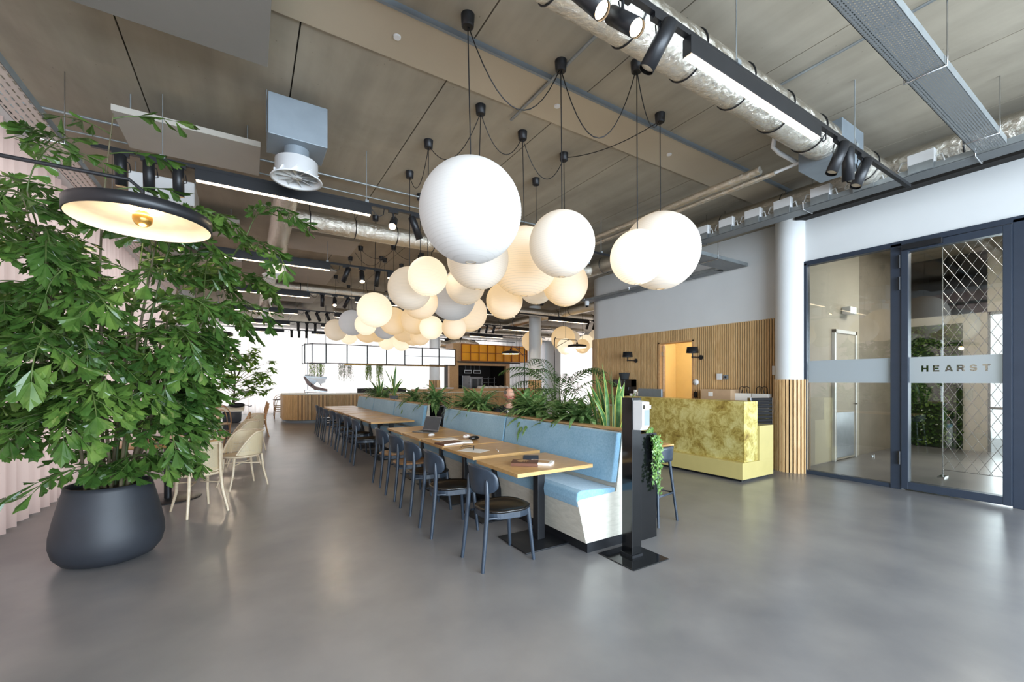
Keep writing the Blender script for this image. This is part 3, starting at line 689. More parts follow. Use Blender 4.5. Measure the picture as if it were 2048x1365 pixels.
t = thing('conduit', 'long dark ceiling conduit behind the first left track', 'conduit'); MB().tube([(-1.9, 6.0, 4.2), (4.3, 6.0, 4.2)], .014, 8).tube([(-1.9, 6.4, 4.2), (4.3, 6.4, 4.2)], .01, 8).build('tube', 'galv', t)
for i, (x, y) in enumerate([(1.0, 3.33), (2.6, 3.33), (4.3, 3.33)]):
    tag(MB().lathe([(.028, -.012), (.03, 0)], n=16).build('ceiling_sensor', 'white_gloss', loc=(x, y, H-.02)), 'small white disc sensor on the painted band, '+['left', 'middle', 'right'][i]+' of three', 'sensor', 'disc sensors')
# security camera
t = thing('security_camera', 'small white dome security camera at the wall corner', 'camera', (7.5, 8.35, 3.58))
MB().lathe([(.055, -.12), (.06, -.02), (.05, 0)], n=20).build('body', 'white_gloss', t); MB().sphere((0, 0, -.12), .045, 16, 8).build('lens', 'black_gloss', t)

# ================================================================== LANTERNS
def ribbed(nr=34, seg=36):
    prof = []; r0 = .18
    for i in range(nr*2+1):
        z = -.994+1.988*i/(nr*2); r = math.sqrt(max(0, 1-z*z)); r *= (1.0 if i % 2 == 0 else .978)
        prof.append((r, z))
    return MB().lathe(prof, n=seg, cap=False)
def make_lantern(mat):
    t = thing('paper_lantern', '', 'pendant lantern')
    ribbed().build('paper_shade', mat, t)
    MB().tube([(.1*math.cos(a), .1*math.sin(a), -.99) for a in [2*PI*k/20 for k in range(20)]], .008, 6, closed=True).build('wire_ring', 'cane_wood', t)
    return t
cup_mb = MB().lathe([(.036, -.09), (.046, -.085), (.052, 0)], n=24)
protoL = {}
def sag(p, q, d):
    p, q = Vector(p), Vector(q); pts = []
    for i in range(15):
        u = i/14; c = p.lerp(q, u); c.z -= 4*d*u*(1-u); pts.append(c)
    return pts
cup_me = None
def lantern(x, y, z, r, mat, label, cup=None, swag=None, group='paper globe lanterns over the benches'):
    global cup_me
    if mat not in protoL:
        o = make_lantern('lan_'+mat); protoL[mat] = o; o.location = (x, y, z); o['label'] = label; o['group'] = group
    else:
        src = protoL[mat]; o = src.copy(); COL.objects.link(o); o.location = (x, y, z); o['label'] = label; o['group'] = group
        for ch in src.children:
            if ch.name.startswith(('paper_shade', 'wire_ring')): c = ch.copy(); COL.objects.link(c); c.parent = o
    for ch in o.children:
        if ch.name.startswith(('paper_shade', 'wire_ring')): ch.scale = (r, r, r*1.0)
    if cup is None: cup = (x, y)
    zz = H-z; cx, cy = cup[0]-x, cup[1]-y
    zc = zz-(.02 if 3.07 < cup[1] < 3.58 else 0)
    MB().tube([(0, 0, r*.97), (cx*.98, cy*.98, zc-.08)], .0045, 6).build('cord', 'black', o)
    if cup_me is None: k = cup_mb.build('ceiling_cup', 'black', o); cup_me = k.data
    else: k = bpy.data.objects.new('ceiling_cup', cup_me); COL.objects.link(k); k.parent = o
    k.location = (cx, cy, zc)
    if swag:
        for (sx, sy, d) in swag: MB().tube(sag((cx, cy, zc-.07), (sx-x, sy-y, zc-.05), d), .0045, 6).build('swag_cord', 'black', o)
    return o
c_ = {}
for k_, p_ in dict(c1=(1.40, 2.88), c2=(2.28, 2.87), c3=(2.84, 2.53), c4=(3.60, 2.90), c5=(1.97, 3.76), c6=(2.57, 3.91), c7=(1.80, 5.44), c8=(1.75, 4.62), c9=(3.32, 4.72), c10=(3.24, 4.02)).items(): c_[k_] = p_
def S_(k, d=.35): return (c_[k][0], c_[k][1], d)
lantern(1.43, 2.89, 2.78, .385, 'cool', 'largest white lantern in front, hanging nearest the camera', c_['c1'], [S_('c2', .5)])
lantern(2.30, 2.88, 2.68, .283, 'mid', 'round lantern right of the largest one, above the nearest table', c_['c2'], [S_('c3', .6)])
lantern(2.86, 2.54, 2.57, .233, 'hot', 'small glowing lantern overlapping the right hand pair', c_['c3'], [S_('c4', .25)])
lantern(3.62, 2.91, 2.84, .392, 'mid', 'big lantern at the right end partly behind a small bright one', c_['c4'], [S_('c10', .08)])
lantern(1.921, 3.724, 2.705, .304, 'mid', 'lantern peeking out just under the largest white one', c_['c5'], [S_('c6', .3), S_('c8', .3)])
lantern(2.60, 3.92, 2.82, .38, 'warm', 'big warm lantern between the largest and its right neighbour', c_['c6'], [S_('c10', .35)])
lantern(3.27, 4.03, 2.68, .275, 'warm', 'yellowish lantern under the right neighbour of the largest', c_['c10'])
lantern(1.75, 4.65, 2.70, .225, 'hot', 'small bright lantern touching the lower left of the largest', c_['c8'], [S_('c7', .3)])
lantern(3.35, 4.75, 2.80, .25, 'mid', 'lantern mostly hidden behind two warm ones, above the column', c_['c9'])
lantern(1.81, 5.47, 2.72, .285, 'mid', 'lantern left of the small bright one in the second rank', c_['c7'])
lantern(3.18, 5.32, 2.67, .268, 'warm', 'lone warm lantern hanging free right of the cluster')
lantern(2.65, 5.53, 2.88, .284, 'mid', 'lantern directly below the one under the largest')
lantern(2.153, 6.026, 2.668, 0.260, 'warm', 'warm lantern peeking below the second rank left pair')
lantern(2.86, 6.46, 2.88, .383, 'cool', 'large greyish lantern in the middle of the cluster')
lantern(3.619, 7.415, 2.810, 0.361, 'warm', 'warm lantern behind the large greyish one on its right')
lantern(2.86, 7.41, 2.48, .218, 'hot', 'small bright low lantern under the greyish one')
lantern(3.070, 6.860, 2.44, 0.215, 'warm', 'small low lantern right of the bright low one')
lantern(3.200, 8.960, 2.490, 0.216, 'warm', 'low small lantern above the right half of the rack')
lantern(1.77, 7.14, 2.67, .285, 'hot', 'bright lantern standing out left of the cluster', (1.80, 7.2))
lantern(1.97, 9.94, 2.80, .286, 'cool', 'pale grey lantern left behind the bright outstanding one', (1.92, 9.88))
lantern(1.94, 11.87, 2.83, .28, 'mid', 'leftmost lantern of the cluster near the rack', (1.93, 11.8), [(1.92, 9.9, .3)])
lantern(2.02, 8.87, 2.64, .216, 'hot', 'small bright lantern below the bright outstanding one', (1.95, 9.0))
lantern(2.50, 8.57, 2.71, .28, 'warm', 'warm lantern right behind the bright outstanding one', (2.51, 8.6), [(1.95, 9.0, .2), (3.17, 8.8, .15)])
lantern(2.658, 9.768, 2.722, 0.268, 'cool', 'shadowy grey lantern low in the cluster centre', (2.6, 9.6))
lantern(2.75, 7.94, 2.68, .285, 'warm', 'amber lantern behind the small bright low one', (3.17, 8.79))
lantern(3.307, 10.431, 2.779, 0.307, 'warm', 'amber lantern at the lower edge in the cluster centre', (3.06, 9.85))
lantern(2.572, 11.107, 2.775, 0.308, 'warm', 'amber lantern low behind the small bright left one', (2.5, 9.5), [(1.9, 9.3, .2)])
lantern(3.09, 12.21, 2.87, .275, 'warm', 'far amber lantern just above the rack top edge')
lantern(3.612, 13.083, 2.718, 0.270, 'hot', 'bright far lantern hanging over the rack middle')
lantern(3.802, 12.221, 2.614, 0.244, 'hot', 'bright far lantern right of the rack middle')
lantern(3.76, 11.09, 2.71, .265, 'warm', 'dusky far lantern at the cluster lower right')
lantern(2.45, 12.85, 2.80, .249, 'hot', 'bright far lantern second from the left end')
GRP = 'paper globe lanterns in the far right bay'
lantern(10.09, 12.56, 3.1, .453, 'warm', 'largest lantern of the far right bay beside the column', group=GRP)
lantern(9.38, 13.6, 3.03, .40, 'warm', 'far bay lantern cut by the white column edge', group=GRP)
lantern(11.395, 13.674, 3.196, 0.401, 'mid', 'far bay lantern behind the largest on its right', group=GRP)
lantern(10.73, 12.0, 2.94, .283, 'hot', 'brightest lantern of the far right bay', group=GRP)
lantern(11.45, 12.1, 3.1, .416, 'mid', 'far bay lantern cut by the white wall corner', group=GRP)
lantern(9.338, 11.495, 2.688, 0.287, 'hot', 'bright low far bay lantern above the bracket lamp', group=GRP)
lantern(10.2, 11.6, 2.74, .264, 'warm', 'small low far bay lantern near the slatted corner', group=GRP)

# disc lamps on long arms
def disc_lamp(loc, arm, label, rad=.325, drop=.2, lit=True, energy=14):
    t = thing('arm_lamp', label, 'lamp', loc, 0, 'disc lamps on long arms')
    prof = [(.03, .08), (.06, .07), (rad*.9, .035), (rad, .02), (rad, -.045), (rad-.008, -.045), (rad-.012, .01), (rad*.85, .022), (.03, .05)]
    MB().lathe(prof[:6], n=56, cap=False).build('shade', 'black', t)
    MB().lathe(prof[5:], n=56, cap=False).build('shade_lining', 'shade_in', t)
    MB().sphere((0, 0, -.012), .048, 20, 12).build('mirror_bulb', 'brass', t)
    MB().lathe([(.05, .02), (.075, .028)], n=24, cap=False).build('glow_ring', 'bulb', t)
    ax, ay = arm
    MB().tube([(0, 0, .07), (0, 0, drop-.05), (ax*.04, ay*.04, drop), (ax, ay, drop)], .011, 10).tube([(ax*.38, ay*.38, drop), (ax, ay, drop-.28)], .009, 8).build('arm', 'black', t)
    MB().lathe([(.03, .06), (.03, .12), (.018, .13)], n=16).build('socket', 'black', t)
    l = bpy.data.lights.new('disc_lamp', 'POINT'); l.energy = energy; l.color = (1, .86, .66); l.shadow_soft_size = .05
    lo = bpy.data.objects.new('disc_lamp', l); COL.objects.link(lo); lo.location = (loc[0], loc[1], loc[2]-.1)
    return t
disc_lamp((-.52, 3.21, 2.45), (-1.45, 0), 'large black disc lamp with brass bulb in front of the palm', .33, energy=2.2)
disc_lamp((-.6, 11.75, 2.58), (-1.4, 0), 'black disc lamp right of the palm above the cane chairs', .3)
disc_lamp((-.55, 16.7, 2.5), (-1.47, 0), 'smallest black disc lamp above the fig tree', .3)
t = disc_lamp((9.35, 10.9, 2.66), (-.9, 0), 'black bracket lamp right of the white column above the palm', .32)
MB().tube([(-.9, 0, .25), (-.94, 0, .2), (-.95, 0, .1), (-.95, 0, -2.66)], .016, 8).build('post', 'black', t)
t = disc_lamp((7.6, 12.3, 2.46), (.95, .6), 'black bracket lamp in front of the orange kitchen box', .3)
MB().tube([(.95, .6, .25), (.97, .6, .2), (.97, .6, -2.46)], .016, 8).build('post', 'black', t)
# wall lamps on the slats
wl = None
for y, lab in ((7.05, 'black wall lamp left of the oak doorway'), (5.33, 'black wall lamp right of the oak doorway')):
    t = thing('wall_lamp', lab, 'wall lamp', (7.88, y, 1.98), 0, 'black wall lamps on the slats')
    MB().lathe([(.05, -.008), (.05, 0)], n=20).build('rose', 'black', t).rotation_euler = (0, R(-90), 0)
    MB().tube([(-.01, 0, 0), (-.26, 0, 0), (-.28, 0, .015), (-.28, 0, .08)], .011, 8).sphere((-.28, 0, 0), .02, 10, 6).build('arm', 'black', t)
    MB().lathe([(.12, .08), (.105, .2), (.1, .2), (.1, .09)], (-.28, 0, 0), 28, False).lathe([(.0001, .2), (.1, .2)], (-.28, 0, 0), 28, False).build('shade', 'black', t)

# ================================================================== BENCHES, TABLES, CHAIRS
def bench(Y0, Y1, segs, label_b, label_p, gapstart):
    t = thing('bench', label_b, 'bench', (0, Y0, 0), 0, 'blue upholstered benches'); L = Y1-Y0
    prof = [(2.46, .10), (2.365, .47), (2.385, .485), (2.82, .50), (2.905, 1.035), (2.94, 1.035), (2.94, .10)]
    MB().prism(prof, 'y', .02, .06).build('end_panel', 'palewood', t, bevel=.002); MB().prism(prof, 'y', L-.06, L-.02).build('end_panel', 'palewood', t, bevel=.002)
    MB().prism([(2.46, .10), (2.375, .44), (2.40, .44), (2.49, .10)], 'y', .06, L-.06).prism([(2.40, .43), (2.83, .45), (2.83, .475), (2.40, .455)], 'y', .06, L-.06).prism([(2.82, .46), (2.90, 1.03), (2.92, 1.03), (2.84, .46)], 'y', .06, L-.06).build('carcass', 'palewood', t)
    MB().box(2.5, 2.93, .05, L-.05, 0, .10).build('plinth', 'black', t)
    MB().box(2.895, 3.0, .0, L, 1.035, 1.055).build('ledge', 'ledge', t, bevel=.002)
    a = .0
    for b in segs:
        MB().prism([(2.362, .485), (2.372, .42), (2.40, .42), (2.42, .475), (2.81, .485), (2.815, .535), (2.42, .56), (2.37, .545)], 'y', a+.025, b-.008).build('seat_cushion', 'fabric', t, bevel=.012, seg=3)
        MB().prism([(2.765, .585), (2.83, .575), (2.895, 1.025), (2.85, 1.03), (2.832, 1.02)], 'y', a+.025, b-.008).build('back_cushion', 'fabric', t, bevel=.01, seg=3)
        a = b
    p = thing('planter_box', label_p, 'planter', (0, Y0, 0), 0, 'black planter boxes behind the benches')
    MB().box(2.96, 3.34, 0, L, 0, .06).box(2.96, 2.98, 0, L, .06, 1.0).box(3.32, 3.34, 0, L, .06, 1.0).box(2.98, 3.32, 0, .02, .06, 1.0).box(2.98, 3.32, L-.02, L, .06, 1.0).build('box', 'black_gloss', p)
    MB().box(2.98, 3.32, .02, L-.02, .8, .985).build('soil', 'soil', p)
bench(2.73, 6.72, [1.96, 3.98], 'near blue bench with white plywood sides along the first tables', 'black planter box behind the near blue bench', 0)
bench(7.67, 13.38, [1.9, 3.8, 5.7], 'far blue bench of three cushions along the far tables', 'black planter box behind the far blue bench', 0)

def make_table():
    t = thing('dining_table', '', 'table')
    MB().box(-.41, .41, -.366, .366, .705, .738).build('tabletop', 'oak', t, bevel=.002)
    MB().box(-.035+.06, .045+.06, -.04, .04, .012, .69).build('pedestal', 'black', t, bevel=.003)
    MB().box(-.24, .24, -.24, .24, 0, .012).build('base_plate', 'black', t, bevel=.002)
    MB().box(-.2, .3, -.03, .03, .69, .705).build('top_bracket', 'black', t)
    return t
tabs = [(3.27, 'nearest the camera, with a book and black folder'), (4.155, 'second from the camera, with paper and eyeglasses'), (4.935, 'third from the camera, with white papers and sunglasses'), (5.715, 'fourth from the camera, with the laptop'), (6.49, 'fifth from the camera, behind the laptop')]
wd = ['first', 'second', 'third', 'fourth', 'fifth', 'sixth', 'seventh']
for i in range(7): tabs.append((8.3+i*.815, 'in the far row, %s after the gap' % wd[i]))
t0 = None
for y, d in tabs:
    lab = 'square oak table '+d
    x = 2.31
    if t0 is None: t0 = make_table(); t0.location = (x-.04, y, 0); t0['label'] = lab; t0['group'] = 'square oak tables along the benches'
    else: dup(t0, (x, y, 0), 0, lab, 'square oak tables along the benches')
def make_chair(brown=False):
    # local: seat faces +x, centre of seat at origin
    t = thing('dining_chair', '', 'chair')
    n = 40; ring = []
    for k in range(n):
        a = 2*PI*k/n; c_, s_ = math.cos(a), math.sin(a); e = 2.6
        ring.append((.225*abs(c_)**(2/e)*(1 if c_ >= 0 else -1), .215*abs(s_)**(2/e)*(1 if s_ >= 0 else -1)*(1-.06*(c_ < 0))))
    vs = []; 
    for sc, z in ((.0, .438), (.45, .439), (.8, .446), (.97, .455), (1.0, .452), (1.0, .440), (.97, .434)):
        vs.append([(x*sc, y*sc, z) for x, y in ring]+[(ring[0][0]*sc, ring[0][1]*sc, z)])
    MB().quadstrip(vs).build('seat', 'seatbrown' if brown else 'seatdark', t)
    MB().prism([(x*.97, y*.97) for x, y in ring], 'z', .385, .434).build('seat_frame', 'chair', t, bevel=.003)
    # curved backrest
    rows = []
    for j in range(9):
        v = j/8; z = .595+.215*v; row = []
        for i in range(17):
            u = -1+2*i/16; hw = .228*(1-.40*abs(2*v-1)**3.6); y = u*hw
            row.append((-.255-.03*v+.075*(y/.2)**2, y, z+(.012*(1-u*u) if v > .5 else -.01*(1-u*u))))
        rows.append(row)
    MB().quadstrip(rows).build('backrest', 'chair', t, solid=.012)
    for s_ in (-1, 1):
        MB().tube([(-.285, s_*.178, 0), (-.258, s_*.170, .25), (-.240, s_*.164, .43), (-.232, s_*.158, .58), (-.236, s_*.154, .69), (-.238, s_*.153, .712)], [.0145, .018, .0195, .018, .014, .006], 12).build('leg', 'chair', t)
        MB().tube([(.20, s_*.185, 0), (.178, s_*.168, .25), (.16, s_*.155, .44)], [.0145, .0175, .020], 10).build('leg', 'chair', t)
    MB().tube([(-.215, -.15, .40), (-.1, -.17, .40)], .01, 6).tube([(-.215, .15, .40), (-.1, .17, .40)], .01, 6).build('side_bracket', 'chair', t)
    return t
ch = {}
chs = [(1.83, 3.105, 0, 'nearest the camera, pulled out from the first table'), (1.76, 3.98, 0, 'second from the camera'), (1.80, 4.75, 0, 'third from the camera'), (1.815, 5.42, 1, 'fourth from the camera, with brown seat'), (1.84, 6.2, 1, 'fifth from the camera, with light brown seat'),
       (1.86, 7.99, 0, 'first in the far row, after the gap'), (1.875, 8.86, 0, 'second in the far row'), (1.87, 9.67, 0, 'third in the far row'), (1.87, 10.54, 0, 'fourth in the far row'), (1.85, 11.38, 0, 'fifth in the far row'), (1.86, 12.12, 0, 'sixth in the far row'), (1.88, 12.95, 0, 'last in the far row, by the counter')]
for x, y, b, d in chs:
    lab = 'black wooden dining chair '+d
    if b not in ch: ch[b] = make_chair(b); o = ch[b]; o.location = (x, y, 0); o['label'] = lab; o['group'] = 'black chairs facing the benches'
    else: o = dup(ch[b], (x, y, 0), 0, lab, 'black chairs facing the benches')
    o.rotation_euler = (0, 0, random.uniform(-.04, .04))
# things on the near tables
TZ = .738
def book(x, y, rz, w_, d_, h_, cover, label, white=True, z=TZ):
    t = thing('book', label, 'book', (x, y, z), rz)
    MB().box(-w_/2+.002, w_/2-.004, -d_/2+.003, d_/2-.003, .002, h_-.002).build('pages', 'paper', t)
    MB().box(-w_/2, w_/2, -d_/2, d_/2, h_-.002, h_).box(-w_/2, w_/2, -d_/2, d_/2, 0, .002).box(-w_/2, -w_/2+.002, -d_/2, d_/2, 0, h_).build('cover', cover, t)
    return t
b = book(2.13, 3.2, R(52), .17, .24, .03, 'coverbrown', 'thick book with brown cover on the nearest table')
MB().lathe([(.0001, .0306), (.055, .0306)], (.02, .02, 0), 28, False).build('cover_disc', 'ledge', b)
MB().box(-.03, .035, -.03, -.02, .0308, .0312).box(-.03, .035, -.01, 0, .0308, .0312).box(-.03, .03, .01, .02, .0308, .0312).build('cover_print', 'coverbrown', b)
b = book(2.28, 3.16, R(38), .15, .22, .022, 'paper', 'white paged book lying beside the brown one')
MB().box(-.06, .06, -.08, .09, .0222, .0226).build('cover_print', 'ledge', b)
b = book(2.36, 3.44, R(-35), .15, .24, .008, 'navy', 'slim black folder behind the books on the nearest table')
t = tag(MB().box(-.105, .105, -.148, .148, 0, .001).build('paper_sheet', 'paper', loc=(2.09, 4.15, TZ)), 'white sheet of paper under the eyeglasses', 'paper'); t.rotation_euler = (0, 0, R(30))
g = thing('eyeglasses', 'black framed eyeglasses upside down on white paper', 'eyeglasses', (2.1, 4.17, TZ+.002), R(60))
def ringpts(cx, cz, rx, rz, y=0): return [(cx+rx*math.cos(a), y, cz+rz*math.sin(a)) for a in [2*PI*k/16 for k in range(16)]]
MB().tube(ringpts(-.034, .022, .027, .021), .0025, 6, closed=True).tube(ringpts(.034, .022, .027, .021), .0025, 6, closed=True).tube([(-.008, 0, .026), (.008, 0, .026)], .002, 6).build('frame', 'black_gloss', g)
for s_ in (-1, 1): MB().tube([(s_*.062, 0, .03), (s_*.066, .05, .04), (s_*.066, .12, .045), (s_*.06, .15, .025)], .0025, 6).build('temple', 'black_gloss', g)
t = thing('pen', 'white ballpoint pen on the second table', 'pen', (2.3, 4.0, TZ), R(70)); MB().tube([(-.065, 0, .006), (.055, 0, .006)], .0045, 8).tube([(.055, 0, .006), (.07, 0, .006)], [.0035, .001], 8).build('barrel', 'white_gloss', t); MB().tube([(-.06, .0, .0115), (-.03, 0, .0115)], .0012, 6).build('clip', 'chrome', t)
book(2.05, 4.73, R(12), .28, .2, .022, 'coverbrown', 'white edged book with brown cover on the third table')
book(2.24, 4.78, R(70), .19, .26, .012, 'paper', 'thin white magazine beside the brown book')
tag(MB().box(-.14, .14, -.1, .1, 0, .004).build('paper_sheet', 'paper', loc=(2.17, 5.12, TZ)), 'stack of white papers at the back of the third table', 'paper').rotation_euler = (0, 0, R(8))
t = thing('sunglasses_case', 'black glossy case on the third table', 'case', (2.46, 4.88, TZ)); MB().sphere((0, 0, .028), .06, 20, 12, .45, 1.25, .7).build('shell', 'black_gloss', t)
def pouch(x, y, lab):
    t = thing('cloth_pouch', lab, 'pouch', (x, y, TZ)); MB().sphere((0, 0, .028), .05, 16, 10, .55, 1.1, .8).build('bag', 'paper', t)
    for k, (dx, dy, m) in enumerate([(-.02, -.02, 'red'), (.025, .01, 'navy'), (0, .02, 'red'), (.03, -.02, 'red'), (-.03, .01, 'navy')]): MB().sphere((dx, dy, .048-abs(dx)*.25), .013, 10, 6, .5).build('print', m, t)
    return t
pouch(2.44, 5.05, 'small white pouch with red print beside the black case')
pouch(2.42, 6.5, 'small patterned pouch behind the open laptop')
t = thing('computer_mouse', 'white computer mouse on the table beside the laptop', 'mouse', (2.17, 5.62, TZ), R(20)); MB().sphere((0, 0, 0), .05, 18, 10, .55, 1.1, .62).build('shell', 'white_gloss', t); MB().box(-.03, .035, -.002, .002, .024, .029).build('button_gap', 'black', t)
lp = thing('laptop', 'open silver laptop with dark screen facing the aisle', 'laptop', (2.22, 6.0, TZ), R(-62))
MB().box(-.155, .155, -.11, .11, 0, .014).build('base', 'steel', lp, bevel=.003)
MB().box(-.135, .135, -.02, .09, .014, .0155).build('keyboard', 'black', lp); MB().box(-.045, .045, -.095, -.035, .014, .015).build('touchpad', 'chrome', lp)
sc_ = MB().box(-.155, .155, -.004, .004, 0, .22).build('lid', 'steel', lp, bevel=.003, loc=(0, .112, .014)); sc_.rotation_euler = (R(-22), 0, 0)
MB().box(-.147, .147, -.0055, -.004, .012, .212).build('screen', 'screen', sc_)
# hygiene stand
hs = thing('hygiene_stand', 'tall black post with floor plate and white dispenser at the bench end', 'dispenser stand', (2.79, 2.53, 0))
MB().box(-.218, .205, -.21, .19, 0, .008).build('floor_plate', 'black_gloss', hs, bevel=.002)
MB().box(-.055, .055, -.045, .07, .008, 1.355).build('post', 'black_gloss', hs, bevel=.002)
MB().box(-.065, .065, -.055, .08, .008, .03).build('foot_collar', 'black', hs)
dsp = MB().prism([(-.047, 1.335), (-.15, 1.325), (-.15, 1.12), (-.125, 1.09), (-.047, 1.085)], 'x', -.05, .035).build('dispenser', 'white_gloss', hs, bevel=.006, seg=3)
MB().box(-.03, .03, -.154, -.148, 1.13, 1.26).build('sight_window', 'box_grey', dsp); MB().box(-.045, .03, -.17, -.15, 1.27, 1.3).build('lever', 'chrome', dsp)
# high table strip and stool behind the planter
t = thing('counter_table', 'oak counter top on the reception side of the near planter', 'table', (0, 0, 0)); MB().box(3.36, 3.93, 2.98, 4.7, .78, .81).build('tabletop', 'oak', t, bevel=.002)
for y in (3.3, 4.4): MB().box(3.6, 3.66, y-.03, y+.03, .012, .78).build('leg', 'black', t); MB().box(3.45, 3.85, y-.2, y+.2, 0, .012).build('base_plate', 'black', t)
def make_stool(loc, rz, label):
    t = thing('bar_stool', label, 'stool', loc, rz)   # back towards -y
    n = 28
    MB().lathe([(.0001, .66), (.15, .662), (.185, .67), (.19, .66), (.17, .645), (.0001, .64)], n=32).build('seat', 'seatdark', t)
    rows = []
    for j in range(6):
        v = j/5; rows.append([(math.sin(a)*(.19+.01*v), -math.cos(a)*(.19+.015*v), .66+.155*v*(1-.45*(abs(a)/1.5)**3)) for a in [(-1.5+3*i/20) for i in range(21)]])
    MB().quadstrip(rows).build('backrest', 'chair', t, solid=.012)
    for sx in (-1, 1):
        for sy in (-1, 1): MB().tube([(sx*.185, sy*.175, 0), (sx*.12, sy*.12, .65)], [.0125, .017], 10).build('leg', 'chair', t)
    MB().tube([(sx*.153, sy*.148, .30) for sx, sy in ((-1, -1), (1, -1), (1, 1), (-1, 1))], .011, 6, closed=True).build('foot_ring', 'chair', t)
    return t
s1 = make_stool((3.70, 3.07, 0), R(8), 'black bar stool pushed to the oak counter end near the hygiene stand')
# normal tables and bentwood chairs behind the planters
def bentwood(name_mat='bent_wood'):
    t = thing('bentwood_chair', '', 'chair')  # faces +x
    MB().lathe([(.0001, .45), (.19, .452), (.2, .46), (.205, .445), (.19, .43)], n=28).build('seat', 'cane_wood', t)
    def hoop(w_, top, base): return [(-.17+(-.08)*math.sin(min(PI/2, a if a < PI/2 else PI-a)), -w_*math.cos(a), base+(top-base)*math.sin(a)**.6) for a in [PI*k/20 for k in range(21)]]
    MB().tube(hoop(.19, .88, .44), .013, 8).build('back_hoop', name_mat, t); MB().tube(hoop(.11, .80, .44), .010, 8).build('inner_hoop', name_mat, t)
    for s_ in (-1, 1):
        MB().tube([(-.25, s_*.19, 0), (-.19, s_*.17, .25), (-.17, s_*.18, .45)], [.011, .014, .014], 8).build('leg', name_mat, t)
        MB().tube([(.2, s_*.18, 0), (.16, s_*.15, .25), (.13, s_*.13, .44)], [.011, .014, .015], 8).build('leg', name_mat, t)
    MB().tube([(.15*math.cos(a), .15*math.sin(a), .27) for a in [2*PI*k/20 for k in range(20)]], .008, 6, closed=True).build('leg_ring', name_mat, t)
    return t
bw = None
def place_bw(x, y, rz, lab, grp):
    global bw
    if bw is None: bw = bentwood(); bw.location = (x, y, 0); bw.rotation_euler = (0, 0, rz); bw['label'] = lab; bw['group'] = grp; return bw
    return dup(bw, (x, y, 0), rz, lab, grp)
def square_table(x0, x1, y0, y1, label, m='oak', z=.74, round_=False):
    t = thing('cafe_table', label, 'table', ((x0+x1)/2, (y0+y1)/2, 0)); dx, dy = (x1-x0)/2, (y1-y0)/2
    MB().box(-dx, dx, -dy, dy, z-.03, z).build('tabletop', m, t, bevel=.003)
    if dy > .6:
        for k in (-1, 1): MB().box(-.04, .04, k*dy*.6-.04, k*dy*.6+.04, .012, z-.03).build('pedestal', 'black', t); MB().box(-.3, .3, k*dy*.6-.2, k*dy*.6+.2, 0, .012).build('base_plate', 'black', t)
    else: MB().box(-.04, .04, -.04, .04, .012, z-.03).build('pedestal', 'black', t); MB().box(-.3, .3, -.2, .2, 0, .012).build('base_plate', 'black', t)
    return t
square_table(3.5, 4.2, 4.95, 5.6, 'oak cafe table in front of the seated man')
square_table(5.2, 6.0, 7.0, 7.8, 'oak cafe table behind the palm near the slatted corner')
for x, y, a, l_ in ((4.75, 7.4, 0, 'tan bentwood chair half hidden behind the palm pot'), (6.4, 7.3, PI, 'tan bentwood chair on the reception side of the palm'), (5.6, 8.25, -PI/2, 'tan bentwood chair behind the snake plants'), (3.95, 7.4, PI/2, 'tan bentwood chair behind the near planter end')): place_bw(x, y, a, l_, 'bentwood chairs behind the planters')
